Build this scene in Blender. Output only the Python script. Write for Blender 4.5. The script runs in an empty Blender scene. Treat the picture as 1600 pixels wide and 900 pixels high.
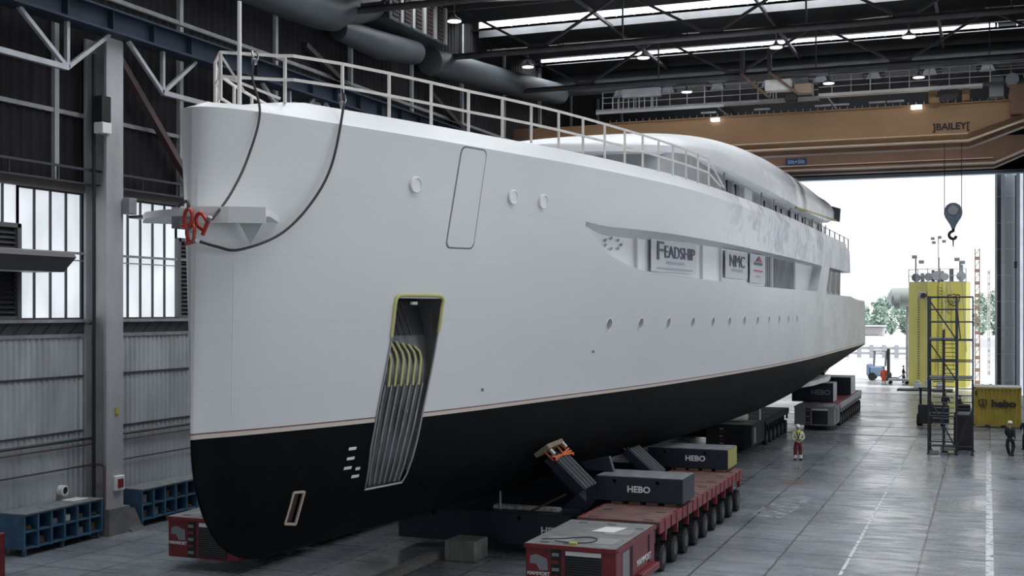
import bpy, bmesh, math, random, bisect
from mathutils import Vector, Matrix, Euler
random.seed(7)
C = bpy.context.scene.collection
PI = math.pi

# ------------------------------------------------------------------ mesh builder
class MB:
    def __init__(s): s.v = []; s.f = []
    def add(s, vs, fs):
        n = len(s.v); s.v += [tuple(p) for p in vs]; s.f += [tuple(i + n for i in f) for f in fs]; return s
    def box(s, x0, x1, y0, y1, z0, z1):
        return s.add([(x0,y0,z0),(x1,y0,z0),(x1,y1,z0),(x0,y1,z0),(x0,y0,z1),(x1,y0,z1),(x1,y1,z1),(x0,y1,z1)],
                     [(0,3,2,1),(4,5,6,7),(0,1,5,4),(1,2,6,5),(2,3,7,6),(3,0,4,7)])
    def bbox(s, x0, x1, y0, y1, z0, z1, b=.03):      # box with chamfered edges
        vs = []; fs = []
        for k, (z, i) in enumerate(((z0, b), (z0 + b, 0), (z1 - b, 0), (z1, b))):
            a0, a1, c0, c1 = x0 + i, x1 - i, y0 + i, y1 - i
            vs += [(a0+b*(i==0),c0,z),(a1-b*(i==0),c0,z),(a1,c0+b*(i==0),z),(a1,c1-b*(i==0),z),(a1-b*(i==0),c1,z),(a0+b*(i==0),c1,z),(a0,c1-b*(i==0),z),(a0,c0+b*(i==0),z)]
        for k in range(3):
            for j in range(8): fs.append((k*8+j, k*8+(j+1)%8, k*8+8+(j+1)%8, k*8+8+j))
        fs += [tuple(range(7, -1, -1)), tuple(range(24, 32))]
        return s.add(vs, fs)
    def bar(s, p, q, w, h=None, up=(0,0,1)):
        h = h or w; p = Vector(p); q = Vector(q); d = (q-p).normalized(); u = Vector(up)
        if abs(d.dot(u)) > .98: u = Vector((0,1,0))
        a = d.cross(u).normalized()*w/2; b = a.cross(d).normalized()*h/2
        vs = [e+k for e in (p, q) for k in (-a-b, a-b, a+b, -a+b)]
        return s.add(vs, [(0,1,2,3),(7,6,5,4),(0,4,5,1),(1,5,6,2),(2,6,7,3),(3,7,4,0)])
    def tube(s, p, q, r, n=10, r2=None): return s.path([p, q], [r, r2 if r2 is not None else r], n)
    def path(s, pts, r, n=8, cap=True):
        pts = [Vector(p) for p in pts]; m = len(pts)
        if not isinstance(r, (list, tuple)): r = [r]*m
        vs = []; prev = None
        for i, p in enumerate(pts):
            d = (pts[min(i+1, m-1)] - pts[max(i-1, 0)]).normalized()
            if prev is None:
                u = Vector((0,0,1)) if abs(d.z) < .9 else Vector((0,1,0)); a = d.cross(u).normalized()
            else: a = (prev - d*prev.dot(d)).normalized()
            prev = a; b = d.cross(a)
            for k in range(n):
                t = 2*PI*k/n; vs.append(p + (a*math.cos(t) + b*math.sin(t))*r[i])
        fs = [(i*n+k, i*n+(k+1)%n, (i+1)*n+(k+1)%n, (i+1)*n+k) for i in range(m-1) for k in range(n)]
        if cap: fs += [tuple(range(n-1, -1, -1)), tuple(range((m-1)*n, m*n))]
        return s.add(vs, fs)
    def prism(s, poly, axis, a, b):                 # 2D polygon extruded along an axis; poly coords = the other two axes in order
        n = len(poly); ax = 'XYZ'.index(axis); vs = []
        for e in (a, b):
            for p in poly: t = list(p); t.insert(ax, e); vs.append(tuple(t))
        return s.add(vs, [tuple(range(n-1, -1, -1)), tuple(range(n, 2*n))] + [(i, (i+1) % n, n+(i+1) % n, n+i) for i in range(n)])
    def lathe(s, prof, c, axis='Z', n=20):           # prof: (radius, height)
        vs = []
        for r, h in prof:
            for k in range(n):
                t = 2*PI*k/n; u, w = r*math.cos(t), r*math.sin(t)
                vs.append({'Z':(c[0]+u,c[1]+w,c[2]+h),'X':(c[0]+h,c[1]+u,c[2]+w),'Y':(c[0]+u,c[1]+h,c[2]+w)}[axis])
        m = len(prof)
        fs = [(i*n+k, i*n+(k+1)%n, (i+1)*n+(k+1)%n, (i+1)*n+k) for i in range(m-1) for k in range(n)]
        fs += [tuple(range(n-1, -1, -1)), tuple(range((m-1)*n, m*n))]
        return s.add(vs, fs)
    def grid(s, rows, closed=False):                 # rows of equal length
        n = len(rows[0]); vs = [p for r in rows for p in r]
        fs = [(i*n+k, i*n+(k+1)%n, (i+1)*n+(k+1)%n, (i+1)*n+k) for i in range(len(rows)-1) for k in range(n if closed else n-1)]
        return s.add(vs, fs)
    def build(s, name, mat, parent=None, smooth=None, fixn=True):
        if parent is not None: o0 = wloc(parent)
        else:
            xs, ys, zs = zip(*s.v); o0 = Vector(((min(xs)+max(xs))/2, (min(ys)+max(ys))/2, min(zs)))
        me = bpy.data.meshes.new(name)
        me.from_pydata([(v[0]-o0[0], v[1]-o0[1], v[2]-o0[2]) for v in s.v], [], s.f)
        if fixn:
            bm = bmesh.new(); bm.from_mesh(me); bmesh.ops.recalc_face_normals(bm, faces=bm.faces); bm.to_mesh(me); bm.free()
        me.materials.append(mat)
        if smooth is not None:
            me.shade_smooth(); me.set_sharp_from_angle(angle=math.radians(smooth))
        o = bpy.data.objects.new(name, me); C.objects.link(o)
        if parent is not None: o.parent = parent
        else: o.location = o0
        return o
def wloc(o):
    p = Vector((0,0,0))
    while o: p += o.location; o = o.parent
    return p
def tag(o, label=None, cat=None, group=None, kind=None):
    for k, v in (('label', label), ('category', cat), ('group', group), ('kind', kind)):
        if v: o[k] = v
    return o
def empty(name, loc, label, cat, group=None, rz=0):
    o = bpy.data.objects.new(name, None); C.objects.link(o); o.location = loc; o.rotation_euler = (0,0,rz); o.empty_display_size = .3
    return tag(o, label, cat, group)
def struct(o): o['kind'] = 'structure'; return o
def copy_tree(o, parent=None):
    c = o.copy(); C.objects.link(c)
    if parent is not None: c.parent = parent
    for ch in list(o.children): copy_tree(ch, c)
    return c
def text(s, name, size, mat, parent, loc, rot, extr=.008, label=None, sx=1, align='CENTER', shear=0, bold=0):
    cu = bpy.data.curves.new(name, 'FONT'); cu.body = s; cu.size = size; cu.extrude = extr; cu.align_x = align; cu.align_y = 'CENTER'; cu.shear = shear; cu.offset = bold
    cu.materials.append(mat); cu.resolution_u = 3
    o = bpy.data.objects.new(name, cu); C.objects.link(o); o.parent = parent
    o.location = Vector(loc) - (wloc(parent) if parent else Vector((0,0,0))); o.rotation_euler = rot; o.scale = (sx, 1, 1)
    if label: o['label'] = label
    return o

# ------------------------------------------------------------------ materials
MATS = {}
def mat(name, col, rough=.6, metal=0, spec=.5, noise=None, bump=None, coat=0):
    """noise=(scale, amount, (stretch xyz)) varies the base colour; bump=(scale, strength)"""
    if name in MATS: return MATS[name]
    m = bpy.data.materials.new(name); m.use_nodes = True; nt = m.node_tree; b = nt.nodes['Principled BSDF']
    b.inputs['Base Color'].default_value = (*col, 1); b.inputs['Roughness'].default_value = rough; b.inputs['Metallic'].default_value = metal
    b.inputs['Specular IOR Level'].default_value = spec; b.inputs['Coat Weight'].default_value = coat
    tc = nt.nodes.new('ShaderNodeTexCoord')
    if noise:
        mp = nt.nodes.new('ShaderNodeMapping'); mp.inputs['Scale'].default_value = noise[2] if len(noise) > 2 else (1,1,1)
        n = nt.nodes.new('ShaderNodeTexNoise'); n.inputs['Scale'].default_value = noise[0]; n.inputs['Detail'].default_value = 5
        r = nt.nodes.new('ShaderNodeMapRange'); r.inputs['From Min'].default_value = .3; r.inputs['From Max'].default_value = .7
        r.inputs['To Min'].default_value = 1 - noise[1]; r.inputs['To Max'].default_value = 1 + noise[1]*.5
        mx = nt.nodes.new('ShaderNodeVectorMath'); mx.operation = 'SCALE'; mx.inputs[0].default_value = col
        nt.links.new(tc.outputs['Object'], mp.inputs[0]); nt.links.new(mp.outputs[0], n.inputs['Vector'])
        nt.links.new(n.outputs[0], r.inputs[0]); nt.links.new(r.outputs[0], mx.inputs['Scale']); nt.links.new(mx.outputs[0], b.inputs['Base Color'])
    if bump:
        n = nt.nodes.new('ShaderNodeTexNoise'); n.inputs['Scale'].default_value = bump[0]; n.inputs['Detail'].default_value = 4
        bp = nt.nodes.new('ShaderNodeBump'); bp.inputs['Strength'].default_value = bump[1]; bp.inputs['Distance'].default_value = .02
        nt.links.new(tc.outputs['Object'], n.inputs['Vector']); nt.links.new(n.outputs[0], bp.inputs['Height']); nt.links.new(bp.outputs[0], b.inputs['Normal'])
    MATS[name] = m; return m
def emit(name, col, st, noise=None):
    if name in MATS: return MATS[name]
    m = bpy.data.materials.new(name); m.use_nodes = True; nt = m.node_tree; b = nt.nodes['Principled BSDF']
    b.inputs['Base Color'].default_value = (*[c*.5 for c in col], 1); b.inputs['Roughness'].default_value = .4
    b.inputs['Emission Color'].default_value = (*col, 1); b.inputs['Emission Strength'].default_value = st
    if noise:
        tc = nt.nodes.new('ShaderNodeTexCoord'); mp = nt.nodes.new('ShaderNodeMapping'); mp.inputs['Scale'].default_value = noise[2]
        n = nt.nodes.new('ShaderNodeTexNoise'); n.inputs['Scale'].default_value = noise[0]
        r = nt.nodes.new('ShaderNodeMapRange'); r.inputs['From Min'].default_value = .3; r.inputs['From Max'].default_value = .7
        r.inputs['To Min'].default_value = st*(1-noise[1]); r.inputs['To Max'].default_value = st*(1+noise[1])
        nt.links.new(tc.outputs['Object'], mp.inputs[0]); nt.links.new(mp.outputs[0], n.inputs['Vector']); nt.links.new(n.outputs[0], r.inputs[0]); nt.links.new(r.outputs[0], b.inputs['Emission Strength'])
    MATS[name] = m; return m

class NT:      # tiny node helper for the bigger materials
    def __init__(s, name):
        s.m = bpy.data.materials.new(name); s.m.use_nodes = True; s.t = s.m.node_tree; s.b = s.t.nodes['Principled BSDF']; s.tc = s.n('TexCoord')
    def n(s, typ, **k):
        o = s.t.nodes.new('ShaderNode'+typ)
        for a, v in k.items(): setattr(o, a, v)
        return o
    def l(s, a, b): s.t.links.new(a, b)
    def val(s, i, v):
        if isinstance(v, (int, float)): i.default_value = v
        elif isinstance(v, tuple): i.default_value = v
        else: s.l(v, i)
    def math(s, op, a, b=0, c=0, clamp=False):
        o = s.n('Math', operation=op); o.use_clamp = clamp
        for i, v in enumerate((a, b, c)): s.val(o.inputs[i], v)
        return o.outputs[0]
    def noise(s, scale, vec=None, detail=4, stretch=None, rough=.5):
        v = vec or s.tc.outputs['Object']
        if stretch:
            mp = s.n('Mapping'); mp.inputs['Scale'].default_value = stretch; s.l(v, mp.inputs[0]); v = mp.outputs[0]
        o = s.n('TexNoise'); o.inputs['Scale'].default_value = scale; o.inputs['Detail'].default_value = detail; o.inputs['Roughness'].default_value = rough
        s.l(v, o.inputs['Vector']); return o.outputs[0]
    def mr(s, v, a, b, c, d):
        o = s.n('MapRange'); o.clamp = True
        for i, x in enumerate((v, a, b, c, d)): s.val(o.inputs[i], x)
        return o.outputs[0]
    def mix(s, f, a, b):
        o = s.n('Mix', data_type='RGBA'); s.val(o.inputs[0], f); s.val(o.inputs[6], a if not (isinstance(a, tuple) and len(a) == 3) else (*a, 1)); s.val(o.inputs[7], b if not (isinstance(b, tuple) and len(b) == 3) else (*b, 1)); return o.outputs[2]
    def xyz(s, src='Object'):
        o = s.n('SeparateXYZ'); s.l(s.tc.outputs[src], o.inputs[0]); return o.outputs

# hull paint: white topsides, thin red-brown line, tan boot stripe, black underwater body; bare patchy alloy aft
def hull_mat(ox, oy):
    N = NT('hull_paint'); x, y, z = N.xyz()
    n1 = N.noise(.55, stretch=(1, .6, 1.6)); n2 = N.noise(2.4, stretch=(1, .8, 1), detail=6)
    seam = N.math('LESS_THAN', N.math('FRACT', N.math('MULTIPLY', z, 1/1.45)), .012)
    w = N.mix(N.mr(n1, .35, .65, 0, .35), (.69, .705, .72), (.64, .66, .68))
    w = N.mix(N.math('MULTIPLY', seam, .18), w, (.45, .47, .49))
    # bare alloy and primer patches on the upper strake aft
    blk = N.n('TexVoronoi', feature='F1', distance='CHEBYCHEV'); mp = N.n('Mapping'); mp.inputs['Scale'].default_value = (.5, .55, .9); N.l(N.tc.outputs['Object'], mp.inputs[0]); N.l(mp.outputs[0], blk.inputs['Vector']); blk.inputs['Scale'].default_value = 1
    pat = N.mr(N.math('ADD', N.math('MULTIPLY', n2, .7), N.math('MULTIPLY', blk.outputs['Color'], .35)), .38, .62, 0, 1)
    aft = N.mr(N.math('ADD', y, N.math('MULTIPLY', n1, 3.)), 47.5 - oy, 52 - oy, 0, 1)
    up = N.mr(z, 9.9, 10.3, 0, 1)
    lowaft = N.mr(y, 58 - oy, 78 - oy, 0, .45)
    k = N.math('MULTIPLY', aft, N.math('MAXIMUM', up, lowaft))
    alloy = N.mix(pat, (.44, .47, .51), (.74, .76, .78))
    streak = N.mr(N.noise(3., stretch=(1, 2.2, .12)), .45, .7, 0, .35)
    w = N.mix(k, w, alloy); w = N.mix(N.math('MULTIPLY', streak, N.mr(y, 44 - oy, 60 - oy, 0, 1)), w, (.48, .51, .55))
    red = N.math('LESS_THAN', z, 4.925); tan = N.math('LESS_THAN', z, 4.895); blackm = N.math('LESS_THAN', z, 4.80)
    c = N.mix(red, w, (.16, .06, .05)); c = N.mix(tan, c, (.62, .55, .50))
    c = N.mix(blackm, c, N.mix(N.mr(n2, .4, .7, 0, 1), (.0022,.0035,.004), (.004,.006,.007)))
    N.l(c, N.b.inputs['Base Color'])
    r = N.math('MULTIPLY_ADD', n1, .12, .30); r = N.math('ADD', r, N.math('MULTIPLY', blackm, .25)); N.l(r, N.b.inputs['Roughness'])
    N.l(N.math('MULTIPLY_ADD', blackm, -.33, .40), N.b.inputs['Specular IOR Level'])
    bp = N.n('Bump'); bp.inputs['Strength'].default_value = .25; bp.inputs['Distance'].default_value = .03
    N.l(N.noise(.9, stretch=(1, .8, 1)), bp.inputs['Height']); N.l(bp.outputs[0], N.b.inputs['Normal'])
    return N.m
def floor_mat():
    N = NT('concrete_slab_floor'); x, y, z = N.xyz()
    y = N.math('ADD', y, 253.)
    def joint(v, off, per, w):
        f = N.math('FRACT', N.math('DIVIDE', N.math('ADD', v, off), per))
        return N.math('LESS_THAN', N.math('MINIMUM', f, N.math('SUBTRACT', 1., f)), w)
    wob = N.math('MULTIPLY', N.math('SUBTRACT', N.noise(.8), .5), .06)
    jx = joint(N.math('ADD', x, wob), 39.87, 2.0, .016); jy = joint(N.math('ADD', y, wob), 40., 2.0, .014)
    j = N.math('MAXIMUM', jx, jy)
    br = N.n('TexWhiteNoise', noise_dimensions='2D'); cx = N.n('CombineXYZ')
    N.l(N.math('FLOOR', N.math('DIVIDE', N.math('ADD', x, 39.87), 2.)), cx.inputs[0]); N.l(N.math('FLOOR', N.math('DIVIDE', N.math('ADD', y, 40.), 2.)), cx.inputs[1]); N.l(cx.outputs[0], br.inputs['Vector'])
    n1 = N.noise(.22, detail=6); n2 = N.noise(1.6, detail=8, rough=.65, stretch=(.5, 1.4, 1)); n3 = N.noise(9, detail=6)
    c = N.mix(N.mr(n1, .35, .65, 0, 1), (.15, .17, .195), (.30, .33, .365))
    c = N.mix(N.mr(n2, .42, .66, 0, .75), c, (.085, .098, .115))
    c = N.mix(N.math('MULTIPLY', br.outputs['Value'], .35), c, (.27, .29, .31))
    c = N.mix(N.mr(n3, .5, .75, 0, .35), c, (.09, .10, .11))
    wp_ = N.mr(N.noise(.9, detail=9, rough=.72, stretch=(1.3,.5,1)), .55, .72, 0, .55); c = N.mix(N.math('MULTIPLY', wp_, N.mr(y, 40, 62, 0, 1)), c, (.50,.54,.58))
    c = N.mix(N.math('MULTIPLY', j, .8), c, (.03, .034, .038))
    # rust coloured stain
    dx = N.math('DIVIDE', N.math('ADD', x, 7.9), 1.1); dy = N.math('DIVIDE', N.math('ADD', y, -53.4), 1.6)
    d = N.math('SQRT', N.math('ADD', N.math('MULTIPLY', dx, dx), N.math('MULTIPLY', dy, dy)))
    st = N.math('MULTIPLY', N.mr(d, .2, 1., 1, 0), N.mr(n2, .4, .6, .2, 1)); c = N.mix(N.math('MULTIPLY', st, .9), c, (.13, .045, .025))
    out = N.mr(y, 113.5, 114.5, 0, 1); c = N.mix(out, c, N.mix(N.mr(n1, .3, .7, 0, 1), (.42, .45, .48), (.60, .62, .65)))
    N.l(c, N.b.inputs['Base Color'])
    N.l(N.mr(N.math('ADD', N.math('MULTIPLY', n1, .5), N.math('MULTIPLY', n2, .5)), .38, .62, .14, .42), N.b.inputs['Roughness'])
    bp = N.n('Bump'); bp.inputs['Strength'].default_value = .14; bp.inputs['Distance'].default_value = .02
    N.l(N.math('SUBTRACT', n2, N.math('MULTIPLY', j, .8)), bp.inputs['Height']); N.l(bp.outputs[0], N.b.inputs['Normal'])
    return N.m
def worn_paint(name, col, cover=.5, scale=3.):
    N = NT(name); N.b.inputs['Base Color'].default_value = (*col, 1); N.b.inputs['Roughness'].default_value = .6
    a = N.mr(N.noise(scale, detail=8, rough=.7), 1-cover-.06, 1-cover+.06, 0, 1); N.l(a, N.b.inputs['Alpha']); return N.m

M = dict(brace=mat('worn_brace_steel', (.16,.14,.135), .45, .3, noise=(2,.4)),
    white=mat('white_enamel', (.80,.82,.83), .35), offwhite=mat('cream_rail_paint', (.72,.69,.65), .45, noise=(3,.12)),
    grey_house=mat('primer_grey_alloy', (.27,.29,.31), .5, .1, noise=(.8,.3,(1,1,1))),
    roofshell=None, darkglass=mat('dark_glass', (.02,.026,.032), .3, spec=.25), blackpaint=mat('black_gloss_paint', (.012,.014,.016), .35),
    dsteel=mat('dark_truss_steel', (.065,.062,.066), .5, .3, noise=(1.5,.3)), msteel=mat('grey_painted_steel', (.30,.31,.33), .5, .1, noise=(2,.25)),
    lsteel=mat('light_galvanised_steel', (.50,.52,.55), .4, .4, noise=(2,.15)), column=mat('grey_column_paint', (.40,.41,.43), .5, noise=(1.2,.2,(1,1,.5))),
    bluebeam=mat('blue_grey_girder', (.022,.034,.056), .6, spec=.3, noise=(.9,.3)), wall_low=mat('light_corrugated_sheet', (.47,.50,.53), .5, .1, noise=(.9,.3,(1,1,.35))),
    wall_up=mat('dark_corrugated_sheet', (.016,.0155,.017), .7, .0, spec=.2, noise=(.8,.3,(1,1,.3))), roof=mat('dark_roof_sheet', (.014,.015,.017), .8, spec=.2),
    brown=mat('brown_steel', (.11,.07,.07), .5), rib=mat('window_glazing_bar', (.05,.055,.065), .5), louver=mat('dark_louver', (.045,.045,.05), .5),
    crane=mat('ochre_crane_paint', (.31,.185,.095), .5, noise=(.35,.25,(.5,1,1))), crane2=mat('brown_crane_paint', (.17,.095,.06), .5, noise=(.4,.25)), cranetrim=mat('pale_flange_edge', (.60,.48,.36), .5),
    duct=mat('galvanised_duct', (.055,.066,.076), .55, .1, noise=(1,.2)), red=mat('red_trailer_paint', (.19,.020,.028), .42, noise=(2,.35)), deckred=mat('faded_red_deck', (.15,.08,.072), .65, noise=(2.2,.4)),
    deckred2=mat('bright_red_deck', (.30,.055,.055), .6, noise=(2.2,.3)), decktop=mat('grey_anti_slip_plate', (.20,.205,.21), .6, noise=(2.5,.3)), tyre=mat('tyre_rubber', (.014,.015,.017), .75, bump=(30,.4)), hub=mat('wheel_hub_steel', (.09,.08,.08), .5,.3),
    grille=mat('black_grille', (.012,.013,.015), .5), navy=mat('navy_beam_paint', (.010,.018,.033), .45, noise=(1.5,.3)), navytop=mat('dusty_grey_beam_top', (.17,.18,.195), .6, noise=(2.5,.4)),
    yel=mat('yellow_paint', (.46,.42,.09), .5, noise=(.8,.2,(1,1,.3))), yelend=mat('dull_yellow_end', (.33,.32,.08), .55), lettering=mat('white_lettering', (.72,.74,.75), .5), ink=mat('black_lettering', (.012,.014,.02), .5), inkblue=mat('navy_lettering', (.03,.04,.08), .5),
    redink=mat('red_lettering', (.45,.04,.05), .5), greyink=mat('grey_lettering', (.3,.32,.35), .5), banner=mat('grey_white_banner', (.58,.60,.63), .6), rack=mat('blue_rack_paint', (.045,.115,.20), .5, noise=(3,.3)), racktop=mat('dusty_rack_top', (.20,.22,.23), .7, noise=(4,.35)),
    junk=mat('rusty_scrap', (.15,.10,.07), .7, noise=(6,.4)), paper=mat('white_sheet', (.7,.71,.7), .7), wood=mat('weathered_timber', (.22,.17,.12), .8, noise=(3,.35,(6,1,1))), concrete=mat('concrete_block', (.21,.205,.195), .85, noise=(3,.35,(3,3,.8)), bump=(14,.4)),
    orange=mat('orange_strap', (.55,.11,.03), .6), rope=mat('dark_wire_rope', (.035,.036,.038), .5, .3, bump=(60,.5)), shackle=mat('red_shackle', (.50,.045,.03), .4), steel=mat('bright_steel', (.45,.46,.48), .3, .8),
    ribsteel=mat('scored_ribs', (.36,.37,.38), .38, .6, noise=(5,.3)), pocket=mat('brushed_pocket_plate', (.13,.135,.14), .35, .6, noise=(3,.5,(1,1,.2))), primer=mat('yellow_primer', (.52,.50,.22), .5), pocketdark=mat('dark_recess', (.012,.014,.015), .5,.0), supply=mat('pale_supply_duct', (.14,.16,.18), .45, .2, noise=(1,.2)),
    tanframe=mat('tan_masking_frame', (.55,.46,.38), .6), thr=mat('brown_opening_plate', (.10,.06,.055), .5), scaf=mat('scaffold_tube', (.04,.047,.062), .45, .4), scafdeck=mat('scaffold_deck', (.16,.17,.19), .6),
    hivis=mat('pale_yellow_vest', (.66,.66,.44), .7), hivisg=mat('lime_collar', (.42,.60,.06), .7), maroon=mat('dark_red_trousers', (.16,.012,.022), .7), reflect=mat('reflective_band', (.75,.76,.72), .4), navycloth=mat('navy_workwear', (.012,.016,.028), .8), orangecloth=mat('orange_coverall', (.68,.11,.04), .7),
    skin=mat('skin', (.45,.28,.20), .5), helmet=mat('white_helmet', (.78,.79,.80), .3), boot=mat('black_boot', (.014,.013,.013), .6), bluefl=mat('blue_forklift_paint', (.22,.30,.46), .5), leaf=mat('haze_paled_leaves', (.38,.50,.42), .8, noise=(.6,.4)), bark=mat('tree_bark', (.14,.11,.08), .9),
    quay=mat('pale_quay_concrete', (.62,.63,.65), .8), greyfl=mat('grey_machine_paint', (.22,.235,.26), .5), greyplate=mat('pale_hatch_gray', (.66,.68,.70), .35), frost=emit('frosted_window', (.84,.89,.95), .70, noise=(.9,.16,(1,1,.5))), sky=emit('skylight_glazing', (.85,.91,1.), 1.5),
    lamp=emit('lamp_glow', (.95,.97,1.), 2.0), lampw=emit('flood_glow', (.95,.98,1.), 2.5), bluesign=mat('blue_sign', (.015,.03,.09), .5))
# ------------------------------------------------------------------ camera, world, light
cam = bpy.data.cameras.new('camera'); co = bpy.data.objects.new('camera', cam); C.objects.link(co)
YAW = math.atan2(743, 1890)
cam.sensor_width = 36; cam.lens = 1890/1600*36; cam.shift_y = 35/1600; cam.clip_end = 2000
co.location = (0, 0, 7.5); co.rotation_euler = (PI/2, 0, YAW); bpy.context.scene.camera = co
vs = bpy.context.scene.view_settings; vs.view_transform = 'Standard'; vs.look = 'None'; vs.gamma = 1; vs.use_curve_mapping = False; vs.exposure = 0.14
W = bpy.data.worlds.new('world'); bpy.context.scene.world = W; W.use_nodes = True
wn = W.node_tree; bg = wn.nodes['Background']
tcw = wn.nodes.new('ShaderNodeTexCoord'); sp = wn.nodes.new('ShaderNodeSeparateXYZ'); rp = wn.nodes.new('ShaderNodeValToRGB'); nz = wn.nodes.new('ShaderNodeTexNoise'); nz.inputs['Scale'].default_value = 1.5
ad = wn.nodes.new('ShaderNodeMath'); ad.operation = 'MULTIPLY_ADD'; ad.inputs[1].default_value = .15
wn.links.new(tcw.outputs['Generated'], nz.inputs[0]); wn.links.new(nz.outputs[0], ad.inputs[0]); wn.links.new(tcw.outputs['Generated'], sp.inputs[0]); wn.links.new(sp.outputs[2], ad.inputs[2]); wn.links.new(ad.outputs[0], rp.inputs[0])
rp.color_ramp.elements[0].position = 0; rp.color_ramp.elements[0].color = (.93,.96,1.,1); rp.color_ramp.elements[1].position = .5; rp.color_ramp.elements[1].color = (.84,.86,.87,1)
wn.links.new(rp.outputs[0], bg.inputs[0]); bg.inputs[1].default_value = 1.3
def area(name, loc, rot, sx, sy, power, col=(.95,.975,1), spread=PI):
    l = bpy.data.lights.new(name, 'AREA'); l.shape = 'RECTANGLE'; l.size = sx; l.size_y = sy; l.energy = power; l.color = col; l.spread = spread
    o = bpy.data.objects.new(name, l); C.objects.link(o); o.location = loc; o.rotation_euler = rot; return o

sl = bpy.data.lights.new('sun', 'SUN'); sl.energy = 3.2; sl.angle = .03; so_ = bpy.data.objects.new('sun', sl); C.objects.link(so_); so_.location = (60,-40,80); so_.rotation_euler = Vector((.55,-.25,.80)).to_track_quat('Z','Y').to_euler()
XW, XR, YD = -28.3, 6.0, 114.0      # left wall, right wall, door wall
# ------------------------------------------------------------------ floor
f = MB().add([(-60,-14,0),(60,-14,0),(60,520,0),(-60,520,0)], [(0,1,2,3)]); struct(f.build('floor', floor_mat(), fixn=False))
def mark(pts, w, name, m, lab, grp=None):
    b = MB()
    for k in range(len(pts)-1):
        (x0,y0),(x1,y1) = pts[k], pts[k+1]
        b.add([(x0-w/2,y0,.004),(x0+w/2,y0,.004),(x1+w/2,y1,.004),(x1-w/2,y1,.004)], [(0,1,2,3)])
    return tag(b.build(name, m, fixn=False), lab, 'floor marking', grp)
wp = worn_paint('worn_white_paint', (.62,.65,.67), .56, 2.6); wp2 = worn_paint('faint_white_paint', (.5,.53,.56), .44, 2.2)
mark([(.06,20),(.06,69)], .22, 'floor_line', wp, 'broad worn white line on the right of the floor, running towards the container')
mark([(-3.89,20),(-3.89,61.5)], .10, 'floor_line', wp, 'thin worn white line beside the long floor crack, ending near the scaffold')
mark([(-1.97,20),(-1.97,54)], .08, 'floor_line', wp2, 'short thin white line between the two longer white floor lines')
mark([(-2.1,58.5),(-2.1,64.8)], .09, 'floor_line', wp2, 'faint white dash on the floor in front of the scaffold tower')
mark([(-5.9,58),(-5.9,84)], .13, 'floor_line', wp2, 'faint far white line on the floor left of the scaffold tower')
mark([(-3.9,63),(-3.9,72.5)], .13, 'floor_line', wp2, 'faint white dash directly left of the scaffold tower')
b = MB().add([(-8.2,44.6,.004),(-6.9,44.2,.004),(-6.5,49.6,.004),(-7.5,49.8,.004)], [(0,1,2,3)])
tag(b.build('floor_patch', wp2, fixn=False), 'pale worn rectangular patch on the floor right of the red trailer', 'floor marking')
for y, w in ((75.3,.35),(81.0,.3),(89.,.2),(113.6,.5)):
    struct(MB().box(-26, 5.5, y, y+w, -.02, .006).build('trim_floor', mat('rail_slot', (.06,.065,.07), .5)))

# ------------------------------------------------------------------ left wall
def corr(x, y0, y1, z0, z1, pitch, depth, sgn=1):
    n = int((y1-y0)/pitch*2); rows = [[], []]
    for k in range(n+1):
        y = y0 + k*pitch/2; d = 0 if k % 2 else depth
        for dy, in ((-pitch*.14,), (pitch*.14,)):
            rows[0].append((x+sgn*d, y+dy, z0)); rows[1].append((x+sgn*d, y+dy, z1))
    return MB().grid(rows)
YA, YB = -12, 122
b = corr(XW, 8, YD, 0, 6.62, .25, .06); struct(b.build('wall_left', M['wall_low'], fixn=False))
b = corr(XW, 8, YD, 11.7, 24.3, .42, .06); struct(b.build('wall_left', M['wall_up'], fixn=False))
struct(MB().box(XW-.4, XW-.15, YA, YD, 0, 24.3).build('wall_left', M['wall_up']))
struct(MB().box(XW-.05, XW+.16, 8, YD, 11.42, 11.78).build('trim_1', mat('sill_brown', (.17,.155,.15), .5)))
struct(MB().box(XW-.05, XW+.10, 8, YD, 6.60, 6.72).build('trim_2', M['msteel']))
struct(MB().box(XW-.05, XW+.28, 8, YD, 7.10, 7.20).build('trim_3', M['msteel']))
b = MB()
for k in range(90):
    y = 20 + k*.62; b.add([(XW+.10,y,6.72),(XW+.24,y+.3,7.12),(XW+.24,y+.36,7.12),(XW+.10,y+.06,6.72)], [(0,1,2,3)])
struct(b.build('trim_4', M['grille'])); struct(MB().add([(XW+.02,8,6.72),(XW+.16,8,7.12),(XW+.16,YD,7.12),(XW+.02,YD,6.72)],[(0,1,2,3)]).build('wall_left', mat('sloping_band', (.10,.105,.115), .6), fixn=False))
for z, h, d in ((13.93,.14,.16),(18.2,.14,.16)): struct(MB().box(XW, XW+d, 8, YD, z, z+h).build('trim_5', M['msteel']))
for z, h, m_ in ((5.27,.07,'rib'),(3.45,.06,'rib')): struct(MB().box(XW, XW+.09, 8, YD, z, z+h).build('trim_6', M[m_]))
COLY = [6.8, 19.85, 32.9, 45.95, 59., 72.05, 85.1, 98.15]
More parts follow.
